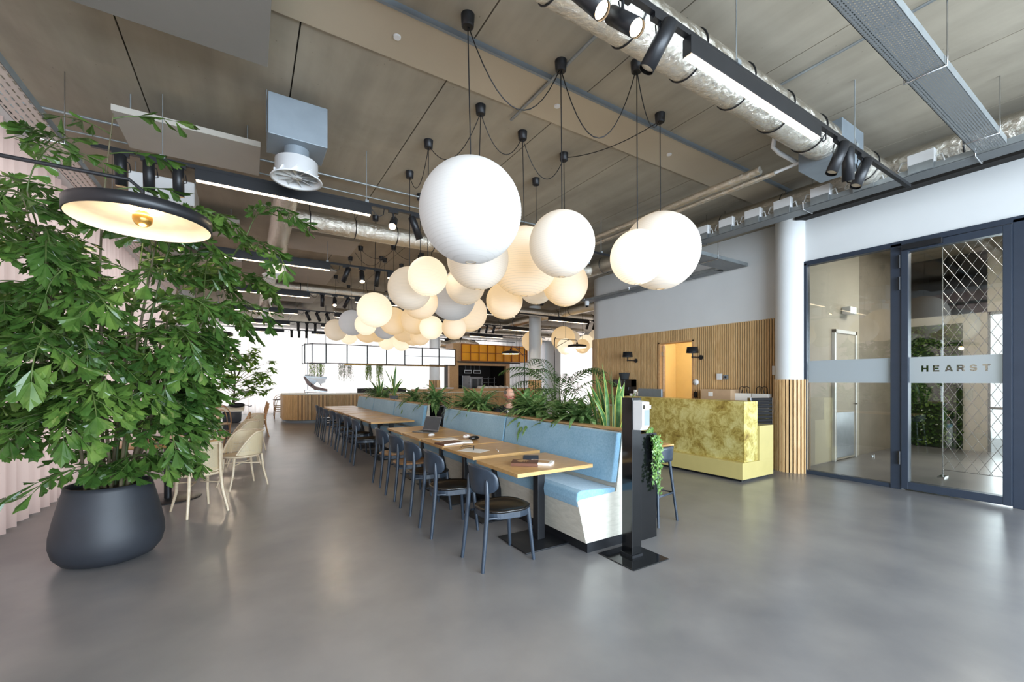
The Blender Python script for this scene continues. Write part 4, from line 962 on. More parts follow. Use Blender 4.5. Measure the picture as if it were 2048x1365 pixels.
# ------------------------------------------------------------------ left seating
def cane_chair(loc, rz, label, arms=False):
    t = thing('cane_chair', label, 'chair', loc, rz)    # faces +x
    MB().lathe([(.21, .455), (.225, .462), (.235, .45), (.225, .43), (.2, .43)], n=32).build('seat_frame', 'cane_wood', t)
    mb = MB().lathe([(.0001, .452), (.215, .457)], n=32, cap=False); mb.build('seat', 'cane', t, uvgrid=lambda c: (c.x/.5+.5, c.y/.5+.5))
    W = .25 if arms else .215; wrap = 2.2 if arms else 1.25; zt = .80
    def P(a, z): return (-W*math.cos(a)*1.02-.02*(z-.45)/.35, W*math.sin(a), z)
    pts = []
    if arms:
        for k in range(41):
            u = -1+2*k/40; a = u*wrap; z = zt-.02-.30*max(0, (abs(u)-.55)/.45)**1.6; pts.append(P(a, z))
    else:
        for k in range(40):
            th_ = 2*PI*k/40; u = math.cos(th_); v = math.sin(th_); e = .55
            pts.append(P(math.copysign(abs(u)**e, u)*wrap, .63+.155*math.copysign(abs(v)**.7, v)))
    MB().tube(pts, .0135, 8, closed=not arms).build('back_hoop', 'cane_wood', t)
    if not arms: MB().tube([P(a, .80) for a in [-1.35+2.7*k/16 for k in range(17)]], .012, 8).build('top_rail', 'cane_wood', t)
    rows = []
    for j in range(9):
        v = j/8; row = []
        for i in range(25):
            u = -1+2*i/24
            if arms: ztop = zt-.03-.30*max(0, (abs(u)-.55)/.45)**1.6; z = .47+(ztop-.47)*v; a = u*wrap*.98
            else: a = u*wrap*.97; hh = .15*math.sqrt(max(0, 1-abs(u)**3.5)); z = .63-hh+2*hh*v
            row.append(P(a, z))
        rows.append(row)
    MB().quadstrip(rows).build('cane_back', 'cane', t, uvgrid=lambda c: (math.atan2(c.y, -c.x)*.5, c.z*2))
    for s_ in (-1, 1):
        if arms: MB().tube([(-.27, s_*.20, 0), (-.22, s_*.17, .25), (-.20, s_*.16, .46)], [.012, .016, .016], 8).build('leg', 'cane_wood', t)
        else: MB().tube([(-.27, s_*.20, 0), (-.21, s_*.165, .25), (-.19, s_*.15, .46), (-.205, s_*.14, .62), (-.225, s_*.13, .80)], [.013, .017, .018, .015, .013], 8).build('leg', 'cane_wood', t)
        MB().tube([(.23, s_*.19, 0), (.17, s_*.155, .22), (.15, s_*.15, .44)], [.012, .016, .017], 8).build('leg', 'cane_wood', t)
    MB().tube([(-.2, .16, .33), (0, .02, .34), (.16, .15, .33)], .008, 6).tube([(-.2, -.16, .33), (0, -.02, .34), (.16, -.15, .33)], .008, 6).build('stretcher', 'cane_wood', t)
    return t
cane_chair((-.49, 6.04, 0), math.atan2(.42, -.19), 'pale cane backed chair seen from behind beside the palm planter')
cane_chair((-.09, 7.13, 0), R(205), 'cane armchair on the aisle side of the round table', True)
ct = thing('round_table', 'round oak table with magazines beside the palm', 'table', (-.87, 6.88, 0))
MB().lathe([(.0001, .71), (.56, .71), (.6, .725), (.6, .735), (.595, .74), (.0001, .74)], n=56).build('tabletop', 'oak', ct)
MB().lathe([(.04, .012), (.04, .71)], n=20).build('pedestal', 'black', ct); MB().lathe([(.34, 0), (.35, .006), (.34, .012), (.0001, .014)], n=48).build('base_plate', 'black', ct)
for i, (x, y, a, m, lab) in enumerate([(-.55, 6.72, .5, 'paper', 'open white magazine at the right of the round table'), (-.82, 6.62, -.4, 'navy', 'dark magazine on the round table behind leaves'), (-1.0, 6.95, .2, 'red', 'red magazine on the round table')]):
    t = tag(MB().box(-.13, .13, -.17, .17, 0, .006).build('magazine', m, loc=(x, y, .74+.007*(i == 0))), lab, 'magazine'); t.rotation_euler = (0, 0, a)
square_table(-1.35, -.45, 8.7, 9.6, 'oak cafe table behind the round table')
cane_chair((-.1, 9.0, 0), R(185), 'second cane armchair further down the aisle', True)
cane_chair((.02, 10.6, 0), R(190), 'third cane armchair seen above the second', True)
square_table(-1.4, -.5, 10.6, 11.5, 'oak cafe table two behind the round table')
place_bw(-.22, 9.75, R(170), 'tan bentwood chair between the cane armchairs', 'bentwood chairs on the curtain side')
square_table(-.95, -.1, 12.9, 15.4, 'long communal table where the woman sits', 'palewood')
for x, y, a, l_ in ((.22, 13.2, PI, 'bentwood chair at the near right of the communal table'), (.22, 13.85, PI, 'bentwood chair second on the right of the communal table'), (.22, 14.5, PI, 'bentwood chair furthest on the right of the communal table'), (-1.25, 13.0, 0, 'bentwood chair at the near left of the communal table'), (-1.25, 13.6, 0, 'bentwood chair left of the communal table before the woman'), (-.55, 12.55, PI/2, 'bentwood chair at the near head of the communal table')): place_bw(x, y, a, l_, 'bentwood chairs on the curtain side')
square_table(.85, 1.95, 19.5, 20.3, 'small dark topped table before the far curtain', 'coverbrown')
for x, y, a, l_ in ((1.05, 19.2, PI/2, 'bentwood chair front left at the far small table'), (1.65, 19.2, PI/2, 'bentwood chair front right at the far small table'), (1.1, 20.65, -PI/2, 'bentwood chair back left at the far small table'), (1.7, 20.65, -PI/2, 'bentwood chair back right at the far small table')): place_bw(x, y, a, l_, 'bentwood chairs at the far curtain')

# ================================================================== PEOPLE
def skin(name, pts, edges, rad, mat, parent, sub=2):
    me = bpy.data.meshes.new(name); me.from_pydata([tuple(p) for p in pts], edges, []); me.materials.append(M[mat])
    o = bpy.data.objects.new(name, me); COL.objects.link(o); o.parent = parent
    md = o.modifiers.new('skin', 'SKIN'); md.use_smooth_shade = True
    if not me.skin_vertices: me.skin_vertices.new() if hasattr(me.skin_vertices, 'new') else None
    for v_, r_ in zip(me.skin_vertices[0].data, rad): v_.radius = (r_, r_) if not isinstance(r_, tuple) else r_
    me.skin_vertices[0].data[0].use_root = True
    sb = o.modifiers.new('sub', 'SUBSURF'); sb.levels = sub; sb.render_levels = sub
    return o
def head_mesh(c, scale=1.0):
    mb = MB(); n = 24; m = 18
    rows = []
    for j in range(m+1):
        v = j/m; ph = PI*v; row = []
        for i in range(n+1):
            a = 2*PI*i/n; x = math.sin(ph)*math.cos(a); y = math.sin(ph)*math.sin(a); z = -math.cos(ph)
            X, Y, Z = x*.092, y*.074, z*.115
            if z < 0: X *= 1-.18*z*z; Y *= 1-.32*z*z; X += .012*(-z)
            if x > .5 and abs(y) < .22 and -.35 < z < .12: X += .022*(1-abs(y)/.22)*(1-abs(z+.13)/.25)
            if x > .6 and abs(abs(y)-.33) < .16 and abs(z-.08) < .12: X -= .006
            row.append((c[0]+X*scale, c[1]+Y*scale, c[2]+Z*scale))
        rows.append(row)
    mb.quadstrip(rows); return mb
def seated(name, label, loc, rz, hairlen, fatness, arms, hairmat, lean=.12):
    t = thing('person', label, 'person', loc, rz)   # faces +x, origin at floor under the hips
    hip, wa, chst, nk = (0, 0, .50), (lean*.3, 0, .68), (lean, 0, .92), (lean+.05, 0, 1.06)
    pts = [hip, wa, chst, nk, (lean+.075, 0, 1.13)]; rad = [(.13, .11), (.11, .09), (.115, .085), .052, .058]; ed = [(0, 1), (1, 2), (2, 3), (3, 4)]
    def chain(st, ps, rs):
        k = st
        for p, r in zip(ps, rs): pts.append(p); rad.append(r); ed.append((k, len(pts)-1)); k = len(pts)-1
    sl = []
    for s_, (el, wr) in zip((-1, 1), arms):
        chain(2, [(lean, s_*.185, .96), el, wr], [.06, .045, .032]); sl.append(len(pts)-1)
        chain(0, [(.05, s_*.1, .49), (.42, s_*.12, .5), (.46, s_*.12, .1), (.56, s_*.13, .04)], [.09, .065, .045, .035])
    skin('body', pts, ed, rad, 'skin', t)
    # hands: palm and five fingers as one skinned piece each, joined at the wrist
    for s_, (el, wr) in zip((-1, 1), arms):
        w_ = Vector(wr); d = (w_-Vector(el)); d.z *= .3; d.normalize(); sd = Vector((-d.y, d.x, 0)).normalized()
        hp = [w_, w_+d*.05, w_+d*.09]; hr = [.024, (.034, .016), (.036, .015)]; he = [(0, 1), (1, 2)]
        for k, (off, ln) in enumerate(((-.03, .06), (-.01, .075), (.01, .07), (.03, .055))):
            b = len(hp); hp += [w_+d*.10+sd*off, w_+d*(.10+ln*.5)+sd*off*1.15+Vector((0, 0, -.006)), w_+d*(.10+ln)+sd*off*1.2+Vector((0, 0, -.022))]; hr += [.009, .0085, .007]; he += [(2, b), (b, b+1), (b+1, b+2)]
        b = len(hp); hp += [w_+d*.05+sd*(-s_*.035)*-1, w_+d*.09+sd*s_*.055]; hr += [.010, .008]; he += [(1, b), (b, b+1)]
        skin('hand', hp, he, hr, 'skin', t, 1)
    # jacket over torso and arms
    jp = [(-.01, 0, .5), (wa[0]-.01, 0, .68), (chst[0]-.01, 0, .93), (nk[0]-.015, 0, 1.035)]; jr = [(.18*fatness, .16), (.18*fatness, .15), (.20, .15), .10]; je = [(0, 1), (1, 2), (2, 3)]
    for s_, (el, wr) in zip((-1, 1), arms):
        b = len(jp); we = Vector(el).lerp(Vector(wr), .85); jp += [(lean-.01, s_*.19, .965), el, tuple(we)]; jr += [.078, .06, .045]; je += [(2, b), (b, b+1), (b+1, b+2)]
    skin('jacket', jp, je, jr, 'jacket', t)
    skin('trousers', [(0, 0, .48), (.05, -.1, .48), (.42, -.12, .5), (.46, -.12, .1), (.05, .1, .48), (.42, .12, .5), (.46, .12, .1)], [(0, 1), (1, 2), (2, 3), (0, 4), (4, 5), (5, 6)], [(.15, .12), .105, .082, .062, .105, .082, .062], 'trouser', t)
    MB().sphere((.56, -.13, .04), .06, 14, 8, .7, 1.7, .8).sphere((.56, .13, .04), .06, 14, 8, .7, 1.7, .8).build('shoes', 'black', t)
    hc = (lean+.105, 0, 1.215)
    hd = head_mesh((0, 0, 0)).build('head', 'skin', t, loc=hc)
    for s_ in (-1, 1):
        MB().sphere((-.005, s_*.076, -.005), .022, 10, 8, 1.4, .8, .35).build('ear', 'skin', hd)
        ey = MB().sphere((.079, s_*.03, .012), .010, 10, 8).build('eye', 'paper', hd); MB().sphere((.0865, s_*.03, .011), .0045, 8, 6).build('iris', 'black', ey)
    MB().sphere((.088, 0, -.055), .018, 12, 6, .25, .5, 1.3).build('mouth', 'red', hd)
    return t, hd
m_, hd = seated('man', 'person with glasses and black jacket seated behind the planter, looking down', (3.68, 6.08, 0), R(-112), 0, 1.15, [((.3, -.24, .78), (.5, -.12, .77)), ((.3, .24, .78), (.5, .1, .77))], 'hairgrey')
hd.rotation_euler = (0, R(24), R(8)); m_.scale = (1.06, 1.06, 1.04)
MB().lathe([(.074, -.03), (.090, .0), (.094, .03), (.088, .058), (.074, .078)], (-.016, 0, 0), 24, False, 1, .83).build('hair', 'hairgrey', hd)
gl = MB()
for s_ in (-1, 1): gl.tube([(.098, s_*.034+.025*math.cos(a), .012+.018*math.sin(a)) for a in [2*PI*k/14 for k in range(14)]], .003, 6, closed=True).tube([(.098, s_*.058, .016), (.0, s_*.082, .014)], .0025, 5)
gl.tube([(.1, -.01, .014), (.1, .01, .014)], .0025, 5); gl.build('glasses', 'red', hd)
MB().tube([(.17, -.06, 1.02), (.21, -.02, .97), (.23, 0, .86)], .018, 8).tube([(.17, .06, 1.02), (.21, .02, .97), (.23, 0, .86)], .018, 8).build('shirt_collar', 'shirt', m_)
place_bw(3.70, 6.14, R(-112), 'bentwood chair the man behind the planter sits on', 'bentwood chairs behind the planters')
w_, hd = seated('woman', 'person with long brown hair and dark coat seated at the communal table', (-1.18, 14.75, 0), R(5), 1, 1.1, [((.28, -.22, .80), (.48, -.1, .78)), ((.28, .22, .80), (.48, .12, .78))], 'hair')
hd.rotation_euler = (0, R(12), 0)
rows = []
for j in range(12):
    v = j/11; z = .12-.42*v; rr = .096+.02*math.sin(v*3); row = []
    for i in range(17):
        a = R(62)+(2*PI-2*R(62))*i/16; r2 = rr*(.35 if j == 0 else (.78 if j == 1 else 1)); row.append((r2*math.cos(a)-.012-.03*v, r2*.92*math.sin(a), z))
    rows.append(row)
MB().quadstrip(rows).build('hair', 'hair', hd, solid=.012)
MB().lathe([(.094, .06), (.093, .07), (.08, .097), (.045, .12), (.0001, .128)], (-.008, 0, 0), 20, False, 1, .88).build('hair_crown', 'hair', hd)
place_bw(-1.22, 14.75, R(2), 'bentwood chair the woman in the dark coat sits on', 'bentwood chairs on the curtain side')
t = thing('laptop', 'dark laptop open in front of the woman', 'laptop', (-.6, 14.75, .74), R(90)); MB().box(-.15, .15, -.1, .1, 0, .015).build('base', 'navy', t); MB().box(-.15, .15, -.004, .004, 0, .2).build('lid', 'navy', t, loc=(0, -.1, .015)).rotation_euler = (R(20), 0, 0)
t = thing('handbag', 'dark leather bag lying on the communal table', 'bag', (-.28, 14.3, .74)); MB().sphere((0, 0, .07), .13, 20, 12, .55, 1.5, .9).build('body', 'jacket', t); MB().tube([(.15, 0, .07), (.25, .02, .06), (.3, 0, .02), (.36, .03, .04)], .012, 8).build('strap', 'black', t)

# ================================================================== PLANTS
random.seed(11)
def V(*a): return Vector(a)
def strap(mb, p, az, el, ln, wd_, droop=1.2, fold=.25, seg=5, tip=.35, tw=0):
    """arching lance shaped leaf"""
    rows = []; q = Vector(p); e = el; sd = V(-math.sin(az), math.cos(az), 0)
    for i in range(seg+1):
        u = i/seg; w_ = wd_*(.25+.75*math.sin(PI*min(1, u*1.05+.02))**.8) if tip else wd_
        if i == seg: w_ = wd_*.04
        d = V(math.cos(az)*math.cos(e), math.sin(az)*math.cos(e), math.sin(e)); up = sd.cross(d)
        rows.append([q-sd*w_*.5-up*w_*fold*.5*-1, q.copy(), q+sd*w_*.5+up*w_*fold*.5])
        q = q+d*(ln/seg); e -= droop/seg
    mb.quadstrip(rows)
def wedge(mb, p, d, nrm, ln, wd_):
    """fishtail leaflet: narrow base, ragged broad tip, folded along the midrib"""
    d = d.normalized(); sd = d.cross(nrm).normalized(); up = sd.cross(d)
    j = lambda a: a*random.uniform(.86, 1.1)
    f = .18*wd_
    a0 = p; m1 = p+d*ln*.55; tip = p+d*ln*j(1)
    L = [p+d*ln*.35-sd*wd_*.26+up*f*.5, p+d*ln*j(.72)-sd*wd_*.52+up*f, p+d*ln*.76-sd*wd_*.38+up*f, p+d*ln*j(.9)-sd*wd_*.34+up*f*.7, p+d*ln*.84-sd*wd_*.2+up*f*.3]
    Rr = [p+d*ln*.35+sd*wd_*.26+up*f*.5, p+d*ln*j(.68)+sd*wd_*.52+up*f, p+d*ln*.74+sd*wd_*.38+up*f, p+d*ln*j(.88)+sd*wd_*.34+up*f*.7, p+d*ln*.84+sd*wd_*.2+up*f*.3]
    mb.add([a0]+L+[tip, m1]+Rr, [(0, 1, 2, 3, 7), (7, 3, 4, 5, 6), (0, 7, 10, 9, 8), (7, 6, 12, 11, 10)])
PC = V(-1.0, 4.86, 0)
fp = thing('fishtail_palm', 'huge fishtail palm in a rounded charcoal planter by the pink curtain', 'potted plant', PC)
MB().lathe([(.10, 0), (.24, .004), (.30, .03), (.345, .09), (.365, .17), (.362, .25), (.34, .37), (.31, .50), (.285, .60), (.28, .635), (.262, .635), (.262, .58)], n=56, cap=False).build('planter', 'pot', fp)
MB().lathe([(.0001, .60), (.27, .59)], n=32, cap=False).build('soil', 'soil', fp)
fol = MB(); ras = MB()
def frond(p, az, el, ln, n=11, size=.15, droop=1.1, sub=True):
    q = Vector(p); e = el; pts = [q.copy()]; st_ = ln/n
    for i in range(n):
        d = V(math.cos(az)*math.cos(e), math.sin(az)*math.cos(e), math.sin(e)); q = q+d*st_; e -= droop/n; pts.append(q.copy())
        if i < 1: continue
        sd = V(-math.sin(az), math.cos(az), 0); up = sd.cross(d)
        for s_ in (-1, 1):
            if random.random() < .06: continue
            if sub and 2 <= i <= n-3 and random.random() < .5:
                bl = random.uniform(.16, .3)*(1-abs(i/n-.45)*.8); bd = (d*.65+sd*s_*.9+V(0, 0, -.15)).normalized(); bp = [q+bd*bl*k/3+V(0, 0, -.02*k*k/3) for k in range(4)]
                ras.tube(bp, .0028, 4, cap=False)
                for k in (1, 2, 3):
                    for s2 in (-1, 1):
                        ld = (bd*.8+d*s2*.75+V(random.uniform(-.2, .2), random.uniform(-.2, .2), random.uniform(-1.1, .2))).normalized(); wedge(fol, bp[k], ld, (up+V(random.uniform(-.9, .9), random.uniform(-.9, .9), 0)), size*random.uniform(.7, 1.0), size*random.uniform(.3, .46))
                wedge(fol, bp[3], bd+V(0, 0, -.3), up, size*random.uniform(.9, 1.1), size*.6)
            else:
                ld = (d*.75+sd*s_*.7+V(random.uniform(-.2, .2), random.uniform(-.2, .2), random.uniform(-1.1, .25))).normalized()
                wedge(fol, q, ld, (up+V(random.uniform(-.9, .9), random.uniform(-.9, .9), 0)), size*random.uniform(.85, 1.2), size*random.uniform(.34, .5))
    wedge(fol, q, d, up, size*1.2, size*.6); ras.tube(pts, [.006]+[.0045]*(n-1)+[.002], 5, cap=False)
stems = []
NC = 16
for c in range(NC):
    a = 2*PI*c/NC+random.uniform(-.3, .3); r0 = random.uniform(.03, .19); h_ = [2.95, 1.8, 2.5, 2.85, 2.2, 2.7, 2.0, 2.8][c % 8]; lean = random.uniform(.10, .24)
    if math.cos(a) > .3: lean += .07
    b = V(r0*math.cos(a), r0*math.sin(a), .55); cp = []
    for k in range(8):
        u = k/7; x = (lean*h_)*(u**1.4); cp.append(b+V(math.cos(a)*x, math.sin(a)*x*.8, (h_-.55)*u))
    for p in cp: p.x = max(p.x, -.7)
    rr = random.uniform(.010, .017); MB().tube(cp, [rr]*4+[rr*.8, rr*.7, rr*.6, rr*.4], 8).build('stem', 'stem' if c % 3 else 'stemgreen', fp)
    nf = 8
    for k in range(nf):
        u = .28+.72*k/(nf-1); i = min(6, int(u*7)); p = cp[i].lerp(cp[min(7, i+1)], u*7-i) if u < 1 else cp[7]
        az = a+random.uniform(-1.4, 1.4)
        el = random.uniform(.55, 1.2) if u < .9 else random.uniform(.8, 1.35)
        ln = random.uniform(.55, .9)*(1.0 if p.z < 2.4 else .85)
        if p.x+math.cos(az)*ln*.8 < -.92: az = math.copysign(random.uniform(.7, 1.5), math.sin(az)); ln *= .8
        if p.z < 2.0 and p.x+math.cos(az)*ln > .72: ln = max(.28, (.72-p.x)/max(.2, math.cos(az)))
        frond(p, az, el, ln, 11, random.uniform(.11, .16), random.uniform(1.5, 2.5))
for k in range(15):
    az = 2*PI*k/15+random.uniform(-.2, .2)
    if math.cos(az) < -.75: continue
    frond(V(.12*math.cos(az), .12*math.sin(az), .72), az, random.uniform(.5, 1.0), random.uniform(.35, .55), 7, .14, random.uniform(1.3, 1.9))
lead = [V(.0, -.3, 2.3), V(.02, -.32, 2.8), V(.05, -.33, 3.2), V(.09, -.34, 3.62)]
MB().tube([V(0.02, -.05, .55), V(.0, -.2, 1.5)]+lead, [.014, .012, .009, .008, .006, .004], 8).build('stem', 'stem', fp)
for z, az in ((3.58, .2), (3.45, 2.6), (3.3, .6), (3.15, 2.9), (3.0, .3), (2.85, 3.0), (2.65, -.2)):
    u = (z-2.3)/1.32; frond(lead[0].lerp(lead[3], u), az, .55, .42, 5, .15, .5, False)
for o_ in (fol, ras):
    o_.v = [(max(v_[0], -.96), v_[1], min(v_[2], 3.72)) for v_ in o_.v]
fol.build('foliage', 'leaf', fp); ras.build('leaf_stalks', 'stemgreen', fp)

def clump(x, y, z, label, n=46, ln=.36, wd_=.07, mat='leaf2', extra=None, grp='leafy plants in the bench planters', up=.9):
    t = thing('planter_plant', label, 'plant', (x, y, z), random.uniform(0, 6), grp)
    mb = MB()
    for k in range(int(n*1.4)):
        az = random.uniform(0, 2*PI); el = random.uniform(.15, 1.4)*up; l_ = 1.32*ln*random.uniform(.6, 1.1)
        b = V(random.uniform(-.06, .06), random.uniform(-.06, .06), random.uniform(0, .16)); strap(mb, b, az, el, l_, wd_*random.uniform(.7, 1.15), random.uniform(.9, 2.0))
    mb.build('foliage', mat, t)
    MB().tube([(0, 0, -.02), (0, 0, .12)], .012, 6).tube([(.03, .02, -.02), (.06, .03, .1)], .008, 6).tube([(-.03, .01, -.02), (-.06, -.02, .1)], .008, 6).build('stems', 'stemgreen', t)
    return t
def snake(x, y, z, label, blades, pot=None):
    t = thing('snake_plant', label, 'plant', (x, y, z), 0, 'snake plants on the planters')
    for (dx, dy, h_, tilt, az) in blades:
        rows = []; sd0 = random.uniform(0, PI); W = .021+.010*h_
        for i in range(9):
            u = i/8; w_ = W*(.7+.5*math.sin(PI*u*.9))*(1-u**5*.97); tw = sd0+u*.9; sd = V(math.cos(tw), math.sin(tw), 0)
            c = V(dx+math.cos(az)*tilt*u*u*h_, dy+math.sin(az)*tilt*u*u*h_, h_*u)
            rows.append([c-sd*w_, c-sd*w_*.8, c+V(-sd.y, sd.x, 0)*w_*.2, c+sd*w_*.8, c+sd*w_])
        b = MB()
        for i in range(8):
            for k in range(4):
                b.cur = 1 if k in (0, 3) else 0; r0_, r1_ = rows[i], rows[i+1]; b.add([r0_[k], r0_[k+1], r1_[k+1], r1_[k]], [(0, 1, 2, 3)], True)
        b.build('blade', ['snake', 'snakeedge'], t)
    if pot: MB().lathe([(.075, -pot), (.095, -pot+.01), (.1, 0), (.09, .0), (.088, -.02), (.0001, -.02)], n=28).build('pot', 'greypot', t)
    return t
PZ = .985
snake(3.12, 3.08, PZ, 'yellow edged snake plant at the near end of the blue bench', [(0, .0, .62, .22, 1.1), (.04, .1, .5, .15, 2.2), (-.03, .16, .58, .12, 1.6), (.02, -.09, .42, .35, -1.0), (-.04, .06, .36, .5, 3.0), (.03, -.03, .5, .3, .3), (0, -.12, .3, .6, -1.6), (-.02, .22, .44, .25, 2.2), (.05, .05, .66, .28, .9), (-.02, .05, .7, .1, 2.0), (.02, .13, .62, .4, 1.3), (.0, -.06, .56, .45, .7), (-.05, .1, .48, .3, 2.8)])
clump(3.12, 3.55, PZ, 'leafy silver green plant next to the snake plant', 56, .34)
clump(3.1, 3.85, PZ, 'low leafy plant second from the snake plant', 34, .30)
clump(3.12, 4.42, PZ, 'large leafy plant in the middle of the near planter', 70, .38, .065)
clump(3.16, 4.75, PZ, 'upright leafy plant right beside the seated man', 40, .36, .07, up=1.15)
clump(3.12, 5.95, PZ, 'leafy plant left of the seated man', 60, .38, .06)
clump(3.12, 6.4, PZ, 'leafy plant spilling over the far end of the near planter', 46, .36)
clump(3.12, 7.85, PZ, 'leafy plant at the near end of the far planter', 56, .4)
clump(3.12, 9.1, PZ, 'leafy plant above the seam of the far bench', 56, .38)
clump(3.12, 12.3, PZ, 'leafy plant at the far end of the far planter', 60, .38)
clump(3.12, 11.6, PZ, 'low plant left of the grey potted snake plant', 30, .26)
snake(3.1, 10.6, 1.12, 'dark snake plant in a small grey pot on the far planter', [(0, 0, .8, .1, .4), (.03, .03, .55, .2, 2.5), (-.03, 0, .7, .35, 3.4), (0, -.04, .45, .5, -.8), (.04, 0, .4, .6, .3), (-.02, .04, .3, .8, 2.9)], .19)
snake(3.12, 12.0, PZ, 'thin snake plant rising behind the far planter leaves', [(0, 0, .75, .1, 2), (.03, .05, .6, .2, .5), (-.04, -.03, .5, .3, 4)])
# trailing ivy over the planter end
t = thing('trailing_ivy', 'trailing ivy hanging over the black planter end beside the stool', 'plant', (3.27, 2.86, .95))
mb, ms = MB(), MB()
for k in range(13):
    x0 = random.uniform(-.05, .07); L = random.uniform(.2, .5) if k > 1 else .56; pts = [V(x0*.5, .05, 0), V(x0, -.08, .06), V(x0, -.16, .0)]
    z = 0; x = x0
    while z > -L+.08: z -= .05; x += random.uniform(-.016, .018); pts.append(V(x, -.16-random.uniform(0, .02), z))
    ms.tube(pts, .0022, 4, cap=False)
    for p in pts:
        for q_ in range(3):
            c = p+V(random.uniform(-.025, .025), random.uniform(-.03, 0), random.uniform(-.025, .025)); a = random.uniform(0, 6.28); s_ = random.uniform(.013, .022)
            u_ = V(math.cos(a), -.35, math.sin(a)).normalized(); v_ = u_.cross(V(0, 1, 0)).normalized()
            mb.add([c-u_*s_, c+v_*s_*.9, c+u_*s_*.3+v_*s_*.4, c+u_*s_*1.3, c+u_*s_*.3-v_*s_*.4, c-v_*s_*.9], [(0, 1, 2, 3, 4, 5)])
mb.build('foliage', 'ivy', t); ms.build('vines', 'stemgreen', t)
# kentia palm behind the planter
kp = thing('palm_plant', 'feathery palm in a dark pot behind the near planter', 'potted plant', (5.05, 6.4, 0)); kp.scale = (1.2, 1.2, 1.22)
MB().lathe([(.16, 0), (.2, .02), (.23, .36), (.2, .36), (.0001, .33)], n=32).build('pot', 'pot', kp)
mb, ms = MB(), MB()
for k in range(17):
    az = 2*PI*k/17*2.4+random.uniform(-.2, .2); el = random.uniform(.75, 1.35); L = random.uniform(.8, 1.2); base = V(.05*math.cos(az), .05*math.sin(az), .35); z0 = random.uniform(.3, .75)
    pts = [base, base+V(.06*math.cos(az), .06*math.sin(az), z0)]; q = pts[-1].copy(); e = el; n = 18
    for i in range(n):
        d = V(math.cos(az)*math.cos(e), math.sin(az)*math.cos(e), math.sin(e)); q = q+d*L/n; pts.append(q.copy()); e -= (1.1+.9*(i/n))/n*1.25
        if i > 2:
            sd = V(-math.sin(az), math.cos(az), 0); u = i/n; ll = .30*math.sin(PI*(u*.8+.17))
            for s_ in (-1, 1):
                ld = (d*.7+sd*s_*.8+V(0, 0, -.1)).normalized(); w_ = .011; pp = [q, q+ld*ll*.5, q+ld*ll+V(0, 0, -.35*ll)]; up = ld.cross(d).normalized().cross(ld)
                mb.add([pp[0], pp[1]-up*w_, pp[2], pp[1]+up*w_], [(0, 1, 2, 3)])
    ms.tube(pts, [.008]*3+[.004]*(len(pts)-3), 5, cap=False)
mb.build('fronds', 'leafdark', kp); ms.build('leaf_stalks', 'stemgreen', kp)
# fig tree far left
ft = thing('fig_tree', 'bright green big leaved tree behind the seated woman', 'potted tree', (-.5, 18.2, 0))
MB().lathe([(.2, 0), (.28, .04), (.3, .5), (.26, .5), (.0001, .46)], n=32).build('pot', 'greypot', ft)
mb, ms = MB(), MB(); ms.tube([(0, 0, .45), (.05, 0, .9), (.1, .0, 1.5)], [.04, .03, .02], 8)
for k in range(110):
    a = random.uniform(0, 6.28); r = random.uniform(.1, 1)**.6; z = random.uniform(.95, 2.65); w_ = (1.15 if z < 2.2 else .75)*r
    c = V(.12+math.cos(a)*w_, math.sin(a)*w_*.8, z)
    if k % 3 == 0: ms.tube([(.08, 0, min(1.5, z*.7)), tuple(V(.08, 0, z*.75).lerp(c, .5)), tuple(c)], [.012, .008, .004], 5, cap=False)
    for j in range(9):
        strap(mb, c, 2*PI*j/9+random.uniform(-.2, .2), random.uniform(-.3, .7), random.uniform(.2, .3), .11, random.uniform(.6, 1.6), seg=4)
for c in (V(1.25, 0, 2.2), V(1.3, .1, 1.85)):
    for j in range(12): strap(mb, c, 2*PI*j/12, random.uniform(-.2, .8), .24, .09, 1, seg=4)
    ms.tube([(.1, 0, 1.4), tuple(c*.6+V(0, 0, .7)), tuple(c)], [.012, .008, .004], 5, cap=False)
mb.build('foliage', 'leaffig', ft); ms.build('branches', 'stem', ft)
# ================================================================== RECEPTION DESK
d = thing('reception_desk', 'gold patinated reception desk with pale khaki base before the slatted wall', 'desk', (0, 0, 0))
MB().box(6.14, 7.0, 3.48, 6.15, .04, .285).box(6.6, 7.0, 3.48, 6.15, .285, .81).build('base', 'khaki', d, bevel=.003)
MB().box(6.2, 6.95, 3.53, 6.1, 0, .04).build('plinth', 'black', d)
MB().box(6.24, 6.59, 3.505, 6.1, .285, 1.19).build('gold_front', 'gold', d, bevel=.003)
bc = thing('back_cabinet', 'pale cabinet against the slats right of the oak doorway', 'cabinet', (0, 0, 0)); MB().box(7.48, 7.86, 4.2, 5.3, .04, .9).build('body', 'khaki', bc); MB().box(7.46, 7.865, 4.18, 5.32, .9, .93).build('worktop', 'palewood', bc)
bc = thing('back_cabinet', 'pale cabinet under the coffee machine left of the oak doorway', 'cabinet', (0, 0, 0)); MB().box(7.38, 7.86, 6.5, 7.8, .04, .9).build('body', 'khaki', bc); MB().box(7.36, 7.865, 6.48, 7.82, .9, .93).build('worktop', 'palewood', bc)
def cardbox(x, y, z, h_, lab, g='stacked brown boxes on the back cabinet'):
    t = thing('cardboard_box', lab, 'box', (x, y, z), 0, g); MB().box(-.17, .17, -.3, .3, 0, h_).build('body', 'card', t, bevel=.003); MB().box(-.174, -.17, .05, .14, h_*.35, h_*.75).build('paper_label', 'paper', t); MB().box(-.175, .175, -.305, .305, h_-.02, h_+.002).build('lid', 'card', t)
cardbox(7.68, 4.78, .93, .2, 'lower of the two brown boxes behind the gold desk'); cardbox(7.68, 4.78, 1.134, .2, 'upper of the two brown boxes behind the gold desk')
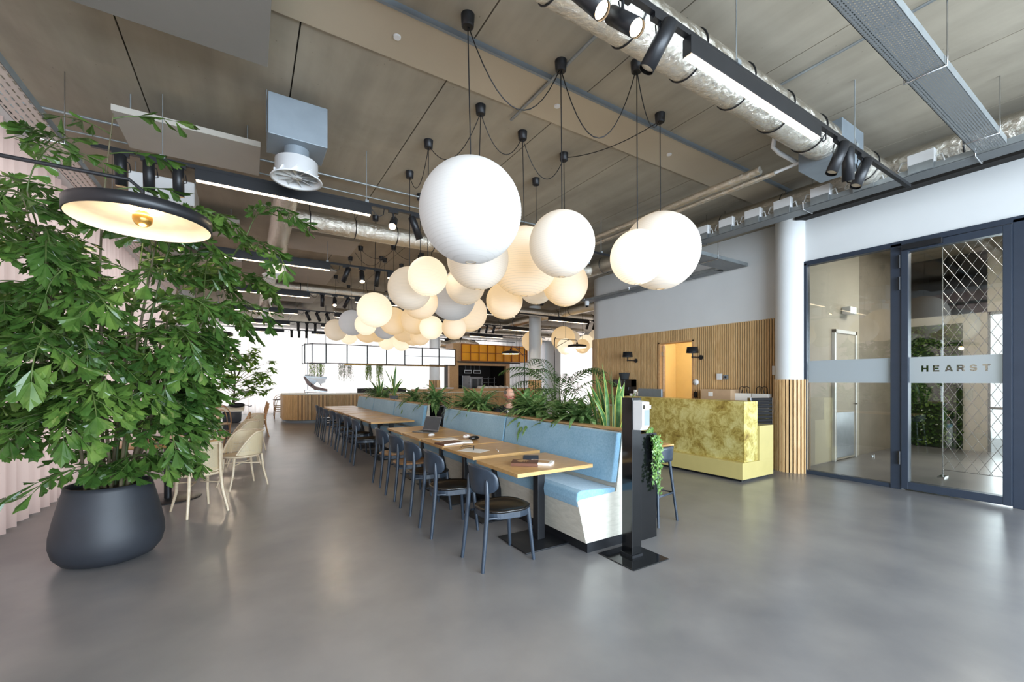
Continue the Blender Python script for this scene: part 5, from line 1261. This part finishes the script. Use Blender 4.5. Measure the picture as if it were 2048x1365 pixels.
def bag(x, y, z, lab, rz=0):
    t = thing('paper_bag', lab, 'bag', (x, y, z), rz, 'white bags behind the desk'); MB().prism([(-.16, 0), (.16, 0), (.15, .34), (-.15, .34)], 'y', -.05, .05).build('bag_body', 'paper', t)
    for s_ in (-.04, .04): MB().tube([(-.08, s_, .33), (-.06, s_*1.4, .44), (0, s_*1.6, .47), (.06, s_*1.4, .44), (.08, s_, .33)], .006, 6).build('handle', 'black', t)
bag(7.7, 4.33, .93, 'white paper bag with black handles right of the brown boxes', R(90)); 
bc = thing('back_cabinet', 'low pale cabinet beside the round column', 'cabinet', (0, 0, 0)); MB().box(7.5, 7.84, 3.85, 4.15, .04, .93).build('body', 'khaki', bc)
bag(7.66, 4.0, .93, 'white paper bag with black handles beside the round column', R(80))
mo = thing('monitor', 'grey backed monitor on the reception desk', 'monitor', (6.8, 5.72, .81), R(-8)); MB().box(-.02, .02, -.33, .33, .13, .53).build('casing', 'box_grey', mo, bevel=.008); MB().box(.02, .024, -.32, .32, .14, .52).build('screen', 'screen', mo); MB().box(-.03, .0, -.04, .04, .01, .3).box(-.1, .1, -.12, .12, 0, .012).build('stand', 'steel', mo); MB().lathe([(.0001, 0), (.03, 0)], n=20, cap=False).build('round_mark', 'steel', mo, loc=(-.022, 0, .34)).rotation_euler = (0, R(90), 0)
oc = thing('office_chair', 'black ribbed office chair behind the right end of the desk', 'chair', (7.25, 3.98, 0), R(75))
mb = MB()
for k in range(12): mb.tube([(-.2, -.22, .55+k*.058), (-.2, .22, .55+k*.058)], .027, 8)
mb.build('backrest', 'jacket', oc); MB().box(-.2, .22, -.22, .22, .44, .52).build('seat', 'jacket', oc, bevel=.02); MB().tube([(0, 0, .08), (0, 0, .44)], .025, 10).build('gas_lift', 'chrome', oc)
for k in range(5): a = 2*PI*k/5; MB().tube([(0, 0, .1), (.24*math.cos(a), .24*math.sin(a), .06)], .016, 6).sphere((.25*math.cos(a), .25*math.sin(a), .028), .028, 10, 6).build('leg', 'chrome', oc)
MB().box(-.235, -.17, -.235, -.22, .5, 1.22).box(-.235, -.17, .22, .235, .5, 1.22).build('back_frame', 'chrome', oc)
cm = thing('coffee_machine', 'black coffee machine with clear hopper left of the oak doorway', 'coffee machine', (7.6, 7.15, .93)); MB().box(-.2, .2, -.2, .2, 0, .12).box(.0, .2, -.2, .2, .12, .6).box(-.2, .2, -.2, .2, .42, .6).build('body', 'black_gloss', cm, bevel=.012); MB().lathe([(.1, .6), (.13, .75), (.135, .76), (.0001, .765)], n=24).build('bean_hopper', 'screen', cm); MB().tube([(-.12, 0, .42), (-.12, 0, .34)], .02, 10).build('spout', 'chrome', cm); MB().box(-.205, -.2, -.12, .12, .46, .57).build('display', 'screen', cm)
dk = ['near the doorway', 'in the middle', 'next to the machine']
for i, (y, n_) in enumerate(((6.62, 5), (6.72, 6), (6.84, 4))):
    t = thing('cup_stack', 'stack of white paper cups on the back cabinet '+dk[i], 'cups', (7.5, y, .93), 0, 'paper cup stacks by the coffee machine')
    mb = MB(); mb.lathe([(.03, 0), (.042, .1)], n=18)
    for k in range(n_*2): mb.lathe([(.041, .1+k*.022), (.044, .118+k*.022), (.042, .122+k*.022)], n=18)
    mb.build('cups', 'paper', t); MB().lathe([(.043, .1+n_*.022), (.045, .12+n_*.022)], n=18).build('printed_band', 'black', t)
t = thing('milk_carton_tray', 'low black tray under the paper cups', 'tray', (7.5, 6.73, .93)); MB().box(-.1, -.09, -.2, .2, 0, .05).box(-.1, .1, -.2, .2, 0, .004).build('tray', 'black', t)
e = thing('wall_switch', 'white square wall switch on the slats above the boxes', 'switch', (7.87, 4.92, 1.58)); MB().box(-.012, .01, -.055, .055, -.06, .06).build('plate', 'white_gloss', e, bevel=.003); MB().box(-.016, -.012, -.035, .035, -.04, .04).build('rocker', 'white', e)
e = thing('card_reader', 'small grey square reader beside the white switch', 'reader', (7.87, 4.79, 1.57)); MB().box(-.012, .01, -.045, .045, -.045, .045).build('plate', 'box_grey', e, bevel=.003); MB().box(-.016, -.012, -.02, .02, -.02, .02).build('reader_window', 'black', e)
e = thing('wall_plug', 'round white plug with a hanging black cable adapter on the slats', 'plug', (7.87, 5.43, 1.47)); MB().lathe([(.06, 0), (.06, .03), (.0001, .034)], n=24).build('plug_body', 'white_gloss', e).rotation_euler = (0, R(-90), 0); MB().tube([(-.03, 0, -.02), (-.035, -.02, -.1), (-.03, 0, -.2), (-.03, 0, -.42)], .004, 6).build('cable', 'black', e); MB().box(-.04, -.01, -.03, .03, -.32, -.2).build('adapter', 'black', e)
e = thing('intercom', 'small white intercom box at the left side of the round column', 'intercom', (7.86, 3.88, 1.68)); MB().box(-.04, .02, -.03, .03, -.08, .08).build('housing', 'white_gloss', e, bevel=.004)
t = thing('small_plant', 'small potted plant near the left end of the slatted wall', 'plant', (7.3, 7.9, .93)); bt = MB()
for k in range(16): strap(bt, (0, 0, .08), random.uniform(0, 6.28), random.uniform(.4, 1.3), .16, .05, 1.2)
bt.build('foliage', 'leaf2', t); MB().lathe([(.04, 0), (.06, .09), (.0001, .085)], n=18).build('pot', 'chrome', t)
tt = thing('side_counter', 'white topped counter left of the reception desk', 'counter', (0, 0, 0)); MB().box(7.05, 7.8, 7.84, 8.3, 0, .9).build('body', 'palewood', tt); MB().box(7.0, 7.85, 7.83, 8.35, .9, .93).build('worktop', 'white_gloss', tt)
# boxes in the store room
for i, (y, z, h_, r_) in enumerate([(5.75, 0, .42, .1), (5.8, .42, .3, -.1), (5.7, .72, .22, .3)]):
    t = thing('cardboard_box', 'brown box in the lit store room, %s of the pile' % ['bottom', 'middle', 'top'][i], 'box', (9.0, y, z), r_, 'boxes in the store room'); MB().box(-.3, .3, -.25, .25, 0, h_-.005).build('body', 'card', t, bevel=.004)
t = thing('shelf_unit', 'pale wooden cabinet inside the lit store room', 'cabinet', (8.9, 4.9, 0)); MB().box(-.3, .3, -.3, .3, 0, 1.0).build('body', 'ledge', t, bevel=.004)

# ================================================================== BAR
bar = thing('bar_counter', 'long slatted bar counter with rounded left end', 'counter', (0, 0, 0))
outl = [(1.95+.9*-math.cos(a), 17.4-.85*math.sin(a)) for a in [R(90*k/12) for k in range(13)]]
path = [(1.05, 18.4)]+outl+[(11.4, 16.55)]
body = path+[(11.4, 17.3), (1.9, 17.35), (1.8, 18.4)]
MB().prism([(x+.0, y+.0) for x, y in body], 'z', .09, .99).build('core', 'slatback', bar)
MB().prism([(x, y) for x, y in body], 'z', .99, 1.03).build('countertop', 'palewood', bar)
mb = MB(); seglen = .045; dist = 0
for i in range(len(path)-1):
    a, b = Vector(path[i]), Vector(path[i+1]); L = (b-a).length; dr = (b-a)/L; nr = Vector((dr.y, -dr.x))
    while dist < L:
        c = a+dr*dist+nr*.012; p = [c-dr*.014-nr*.012, c+dr*.014-nr*.012, c+dr*.014+nr*.006, c-dr*.014+nr*.006]; mb.prism([tuple(q) for q in p], 'z', .1, .99); dist += seglen
    dist -= L
mb.build('slat_front', 'slat', bar)
MB().prism([(x+.05, y+.06) for x, y in path]+[(11.4, 17.2), (1.9, 17.3)], 'z', 0, .09).build('plinth', 'box_grey', bar)
MB().box(5.6, 11.3, 16.6, 16.75, 1.03, 1.16).build('raised_ledge', 'ledge', bar); MB().box(3.6, 5.5, 17.1, 17.25, 1.03, 1.2).build('dark_splash', 'kitchen', bar)
# rack
rk = thing('hanging_rack', 'long suspended rack of white panels in a black frame above the bar', 'rack', (0, 0, 0))
rp = [(1.75, 18.0), (1.75, 17.2), (1.95, 16.85), (2.4, 16.7)]+[(2.4+.73*k, 16.7) for k in range(1, 8)]
for i in range(len(rp)-1):
    a, b = Vector(rp[i]), Vector(rp[i+1]); dr = (b-a).normalized(); nr = Vector((dr.y, -dr.x))
    MB().prism([tuple(a+dr*.02), tuple(b-dr*.02), tuple(b-dr*.02-nr*.02), tuple(a+dr*.02-nr*.02)], 'z', 2.18, 2.82).build('white_panel', 'panel_glow', rk)
mb = MB(); 
for p in rp: mb.box(p[0]-.018, p[0]+.018, p[1]-.03, p[1]+.006, 2.14, 2.86)
for z in (2.14, 2.84): mb.tube([(x, y-.01, z) for x, y in rp], .016, 6)
mb.tube([(x, y-.02, 2.5) for x, y in rp[7:]], .012, 6)
mb.build('frame', 'black', rk); mb = MB()
for x in (2.4, 4.6, 6.8): mb.tube([(x, 16.75, 2.84), (x, 16.75, H)], .008, 6)
mb.build('suspension_rod', 'black', rk)
MB().tube([(3.0, 16.5, 2.1), (7.0, 16.5, 2.1)], .02, 8).build('utensil_rail', 'brass', rk)
def hangplant(x, y, z, L, w_, mat, label):
    t = thing('hanging_plant', label, 'hanging plant', (x, y, z), 0, 'plants hanging below the bar rack' if y > 16 else None); mb = MB()
    for k in range(60):
        px, py = random.uniform(-w_, w_), random.uniform(-.12, .12); l_ = L*random.uniform(.45, 1); zz = 0
        while zz > -l_:
            a = random.uniform(0, 6.28); c = V(px, py, zz); u_ = V(math.cos(a), math.sin(a), -.9).normalized(); v_ = u_.cross(V(0, 0, 1)).normalized()*.012
            mb.add([c, c+u_*.03+v_, c+u_*.06, c+u_*.03-v_], [(0, 1, 2, 3)]); zz -= .032; px += random.uniform(-.006, .006)
    mb.build('foliage', mat, t); MB().box(-w_, w_, -.1, .1, 0, .04).build('tray', 'black', t)
    MB().tube([(0, -.1, .03), (0, -.14, .03)], .008, 5).build('hook', 'black', t)
hangplant(2.15, 17.05, 2.12, .62, .26, 'hang', 'bright green hanging plant at the left end of the rack')
hangplant(3.1, 16.85, 2.12, .66, .24, 'hang2', 'greyish hanging plant second from the left under the rack')
hangplant(3.95, 16.85, 2.12, .62, .09, 'hang', 'narrow green hanging strand left of two under the rack')
hangplant(4.35, 16.85, 2.12, .62, .13, 'hang', 'green hanging strand right of two under the rack')
hangplant(-1.2, 14.1, 2.55, .55, .2, 'hang2', 'bushy hanging plant right of the fishtail palm below the ceiling tracks')
MB().tube([(0, 0, 0), (0, 0, H-2.55)], .005, 5).build('cord', 'black', [o for o in bpy.data.objects if o.get('label') == 'bushy hanging plant right of the fishtail palm below the ceiling tracks'][0])
em = thing('espresso_machine', 'black and white espresso machine with curved tan side on the bar', 'espresso machine', (2.08, 17.0, 1.03))
MB().box(-.38, .38, -.22, .22, .04, .14).build('base', 'chrome', em, bevel=.02); MB().prism([(-.40, .62), (-.36, .66), (.36, .6), (.36, .52), (.1, .5), (-.1, .3), (-.3, .5)], 'y', -.2, .2).build('body', 'black_gloss', em, bevel=.01)
MB().prism([(-.42, .6), (-.34, .6), (-.2, .42), (0, .26), (.38, .16), (.38, .08), (-.05, .14), (-.3, .34)], 'y', -.225, -.205).build('side_panel', 'coverbrown', em, bevel=.004); MB().prism([(-.3, .58), (.34, .56), (.3, .4), (.12, .34), (.02, .46)], 'y', -.21, -.2).build('white_shell', 'white_gloss', em)
mb = MB()
for k in range(7): mb.lathe([(.03, .64+.0), (.035, .7)], (-.3+k*.09, 0, 0), 14)
mb.build('cup_row', 'paper', em)
for k in (-.15, .15): MB().tube([(k, -.2, .34), (k, -.3, .3)], .018, 8).build('portafilter', 'black', em)
# kitchen pass
kb = thing('kitchen_pass', 'kitchen pass with oak surround and dark interior under the orange box', 'kiosk', (0, 0, 0)); kb['kind'] = 'structure'
MB().box(8.32, 10.9, 19.6, 19.7, 0, 2.3).box(8.28, 8.34, 18.2, 19.7, 0, 2.3).box(10.85, 10.9, 18.2, 19.7, 0, 2.3).box(8.3, 10.9, 18.2, 19.7, 2.28, 2.3).build('dark_lining', 'kitchen', kb)
mb = MB().box(7.85, 8.3, 18.05, 18.25, 0, 2.42).box(10.88, 11.1, 18.05, 18.25, 0, 2.42).box(8.3, 10.9, 18.05, 18.25, 2.22, 2.42).build('oak_surround', 'ledge', kb)
MB().box(8.3, 10.88, 18.0, 18.5, .85, .9).build('steel_worktop', 'steel', kb)
ob = thing('orange_box', 'orange panelled canopy box in a grid above the kitchen pass', 'canopy box', (0, 0, 0))
MB().box(8.02, 12.1, 18.02, 18.9, 2.43, 3.24).build('carcass', 'ledge', ob); 
MB().box(8.42, 12.08, 17.99, 18.02, 2.45, 3.22).build('orange_face', 'orange', ob)
mb = MB()
for k in range(9): x = 8.42+k*(3.66/8); mb.box(x-.018, x+.018, 17.94, 17.99, 2.44, 3.24)
for z in (2.44, 2.83, 3.22): mb.box(8.4, 12.1, 17.94, 17.99, z-.016, z+.016)
mb.build('grid_frame', 'orange_edge', ob); MB().box(8.2, 11.6, 17.86, 17.92, 2.34, 2.4).build('lamp_rail', 'black', ob)
for x in (8.6, 11.8): MB().tube([(x, 18.5, 3.24), (x, 18.5, H)], .012, 6).build('suspension_rod', 'black', ob)
ov = thing('oven', 'steel oven with glass doors inside the kitchen pass', 'oven', (9.35, 18.95, .0)); MB().box(-.55, -.12, -.25, .25, 0, 1.75).box(-.12, .55, -.25, .25, 0, 1.7).build('casing', 'steel', ov, bevel=.01); MB().box(-.02, .28, -.256, -.25, 1.0, 1.6).box(.32, .5, -.256, -.25, 1.0, 1.6).build('glass_door', 'screen', ov)
mb = MB()
for k in range(4): mb.lathe([(.02, 0), (.02, .02)], (-.2, -.26, 1.1+.14*k), 12)
mb.build('knob', 'black', ov)
for i, x in enumerate((9.1, 9.6)):
    t = thing('order_board', 'small white rimmed board above the oven, '+['left', 'right'][i], 'board', (x, 18.7, 1.86), 0, 'boards above the oven'); MB().box(-.2, .2, -.01, .01, 0, .16).build('rim', 'white', t); MB().box(-.17, .17, -.014, -.01, .03, .13).build('face', 'kitchen', t)
    for s_ in (-.15, .15): MB().tube([(s_, 0, .16), (s_, 0, .42)], .005, 5).build('hanger', 'steel', t)
sh = thing('steel_shelf', 'steel wire shelving inside the kitchen pass', 'shelf', (10.4, 19.0, 0)); mb = MB()
for x in (-.35, .35, 0): mb.tube([(x, 0, 0), (x, 0, 1.7)], .015, 6)
mb.build('upright', 'white', sh); mb = MB()
for z in (.95, 1.2, 1.4, 1.6): mb.box(-.36, .36, -.15, .15, z, z+.02)
mb.build('shelf_board', 'steel', sh)
random.seed(5)
for i in range(7):
    t = thing('bread_tray' if i == 0 else 'paper_wrapped_loaf', 'low oak tray holding the wrapped loaves on the bar' if i == 0 else '%s paper wrapped bundle on the bar tray' % ['', 'first', 'second', 'third', 'fourth', 'fifth', 'last'][i], 'tray' if i == 0 else 'bundle', (9.5, 17.0, 1.03) if i == 0 else (8.6+i*.27, 17.0, 1.08), 0, None if i == 0 else 'wrapped bundles on the bar')
    if i == 0: MB().box(-1.1, 1.1, -.2, .2, 0, .04).build('tray', 'ledge', t)
    else: MB().sphere((0, 0, .09), .14, 12, 8, .75, 1, 1.1).build('wrapped_body', 'paper', t)
for i, (x, w_) in enumerate(((6.9, .25), (7.4, .3))):
    t = thing('plate_stack', 'stack of white plates on the bar, '+['left', 'right'][i], 'plates', (x, 17.0, 1.03)); mb = MB()
    for k in range(10): mb.lathe([(w_*.5, k*.018), (w_*.62, k*.018+.014), (w_*.6, k*.018+.016)], n=24)
    mb.build('plates', 'white_gloss', t)
# lidded fruit basket
t = thing('plant_basket', 'yellow green plant in a wicker basket at the right end of the bar', 'plant', (9.6, 14.4, 0)); MB().lathe([(.03, 0), (.03, .82), (.18, .85), (.24, 1.02), (.22, 1.02), (.0001, .98)], n=24).build('basket_stand', 'basket', t); bt = MB()
for k in range(40): strap(bt, (random.uniform(-.12, .12), random.uniform(-.12, .12), 1.0), random.uniform(0, 6.28), random.uniform(.3, 1.3), .24, .06, 1.4)
bt.build('foliage', 'hang', t)
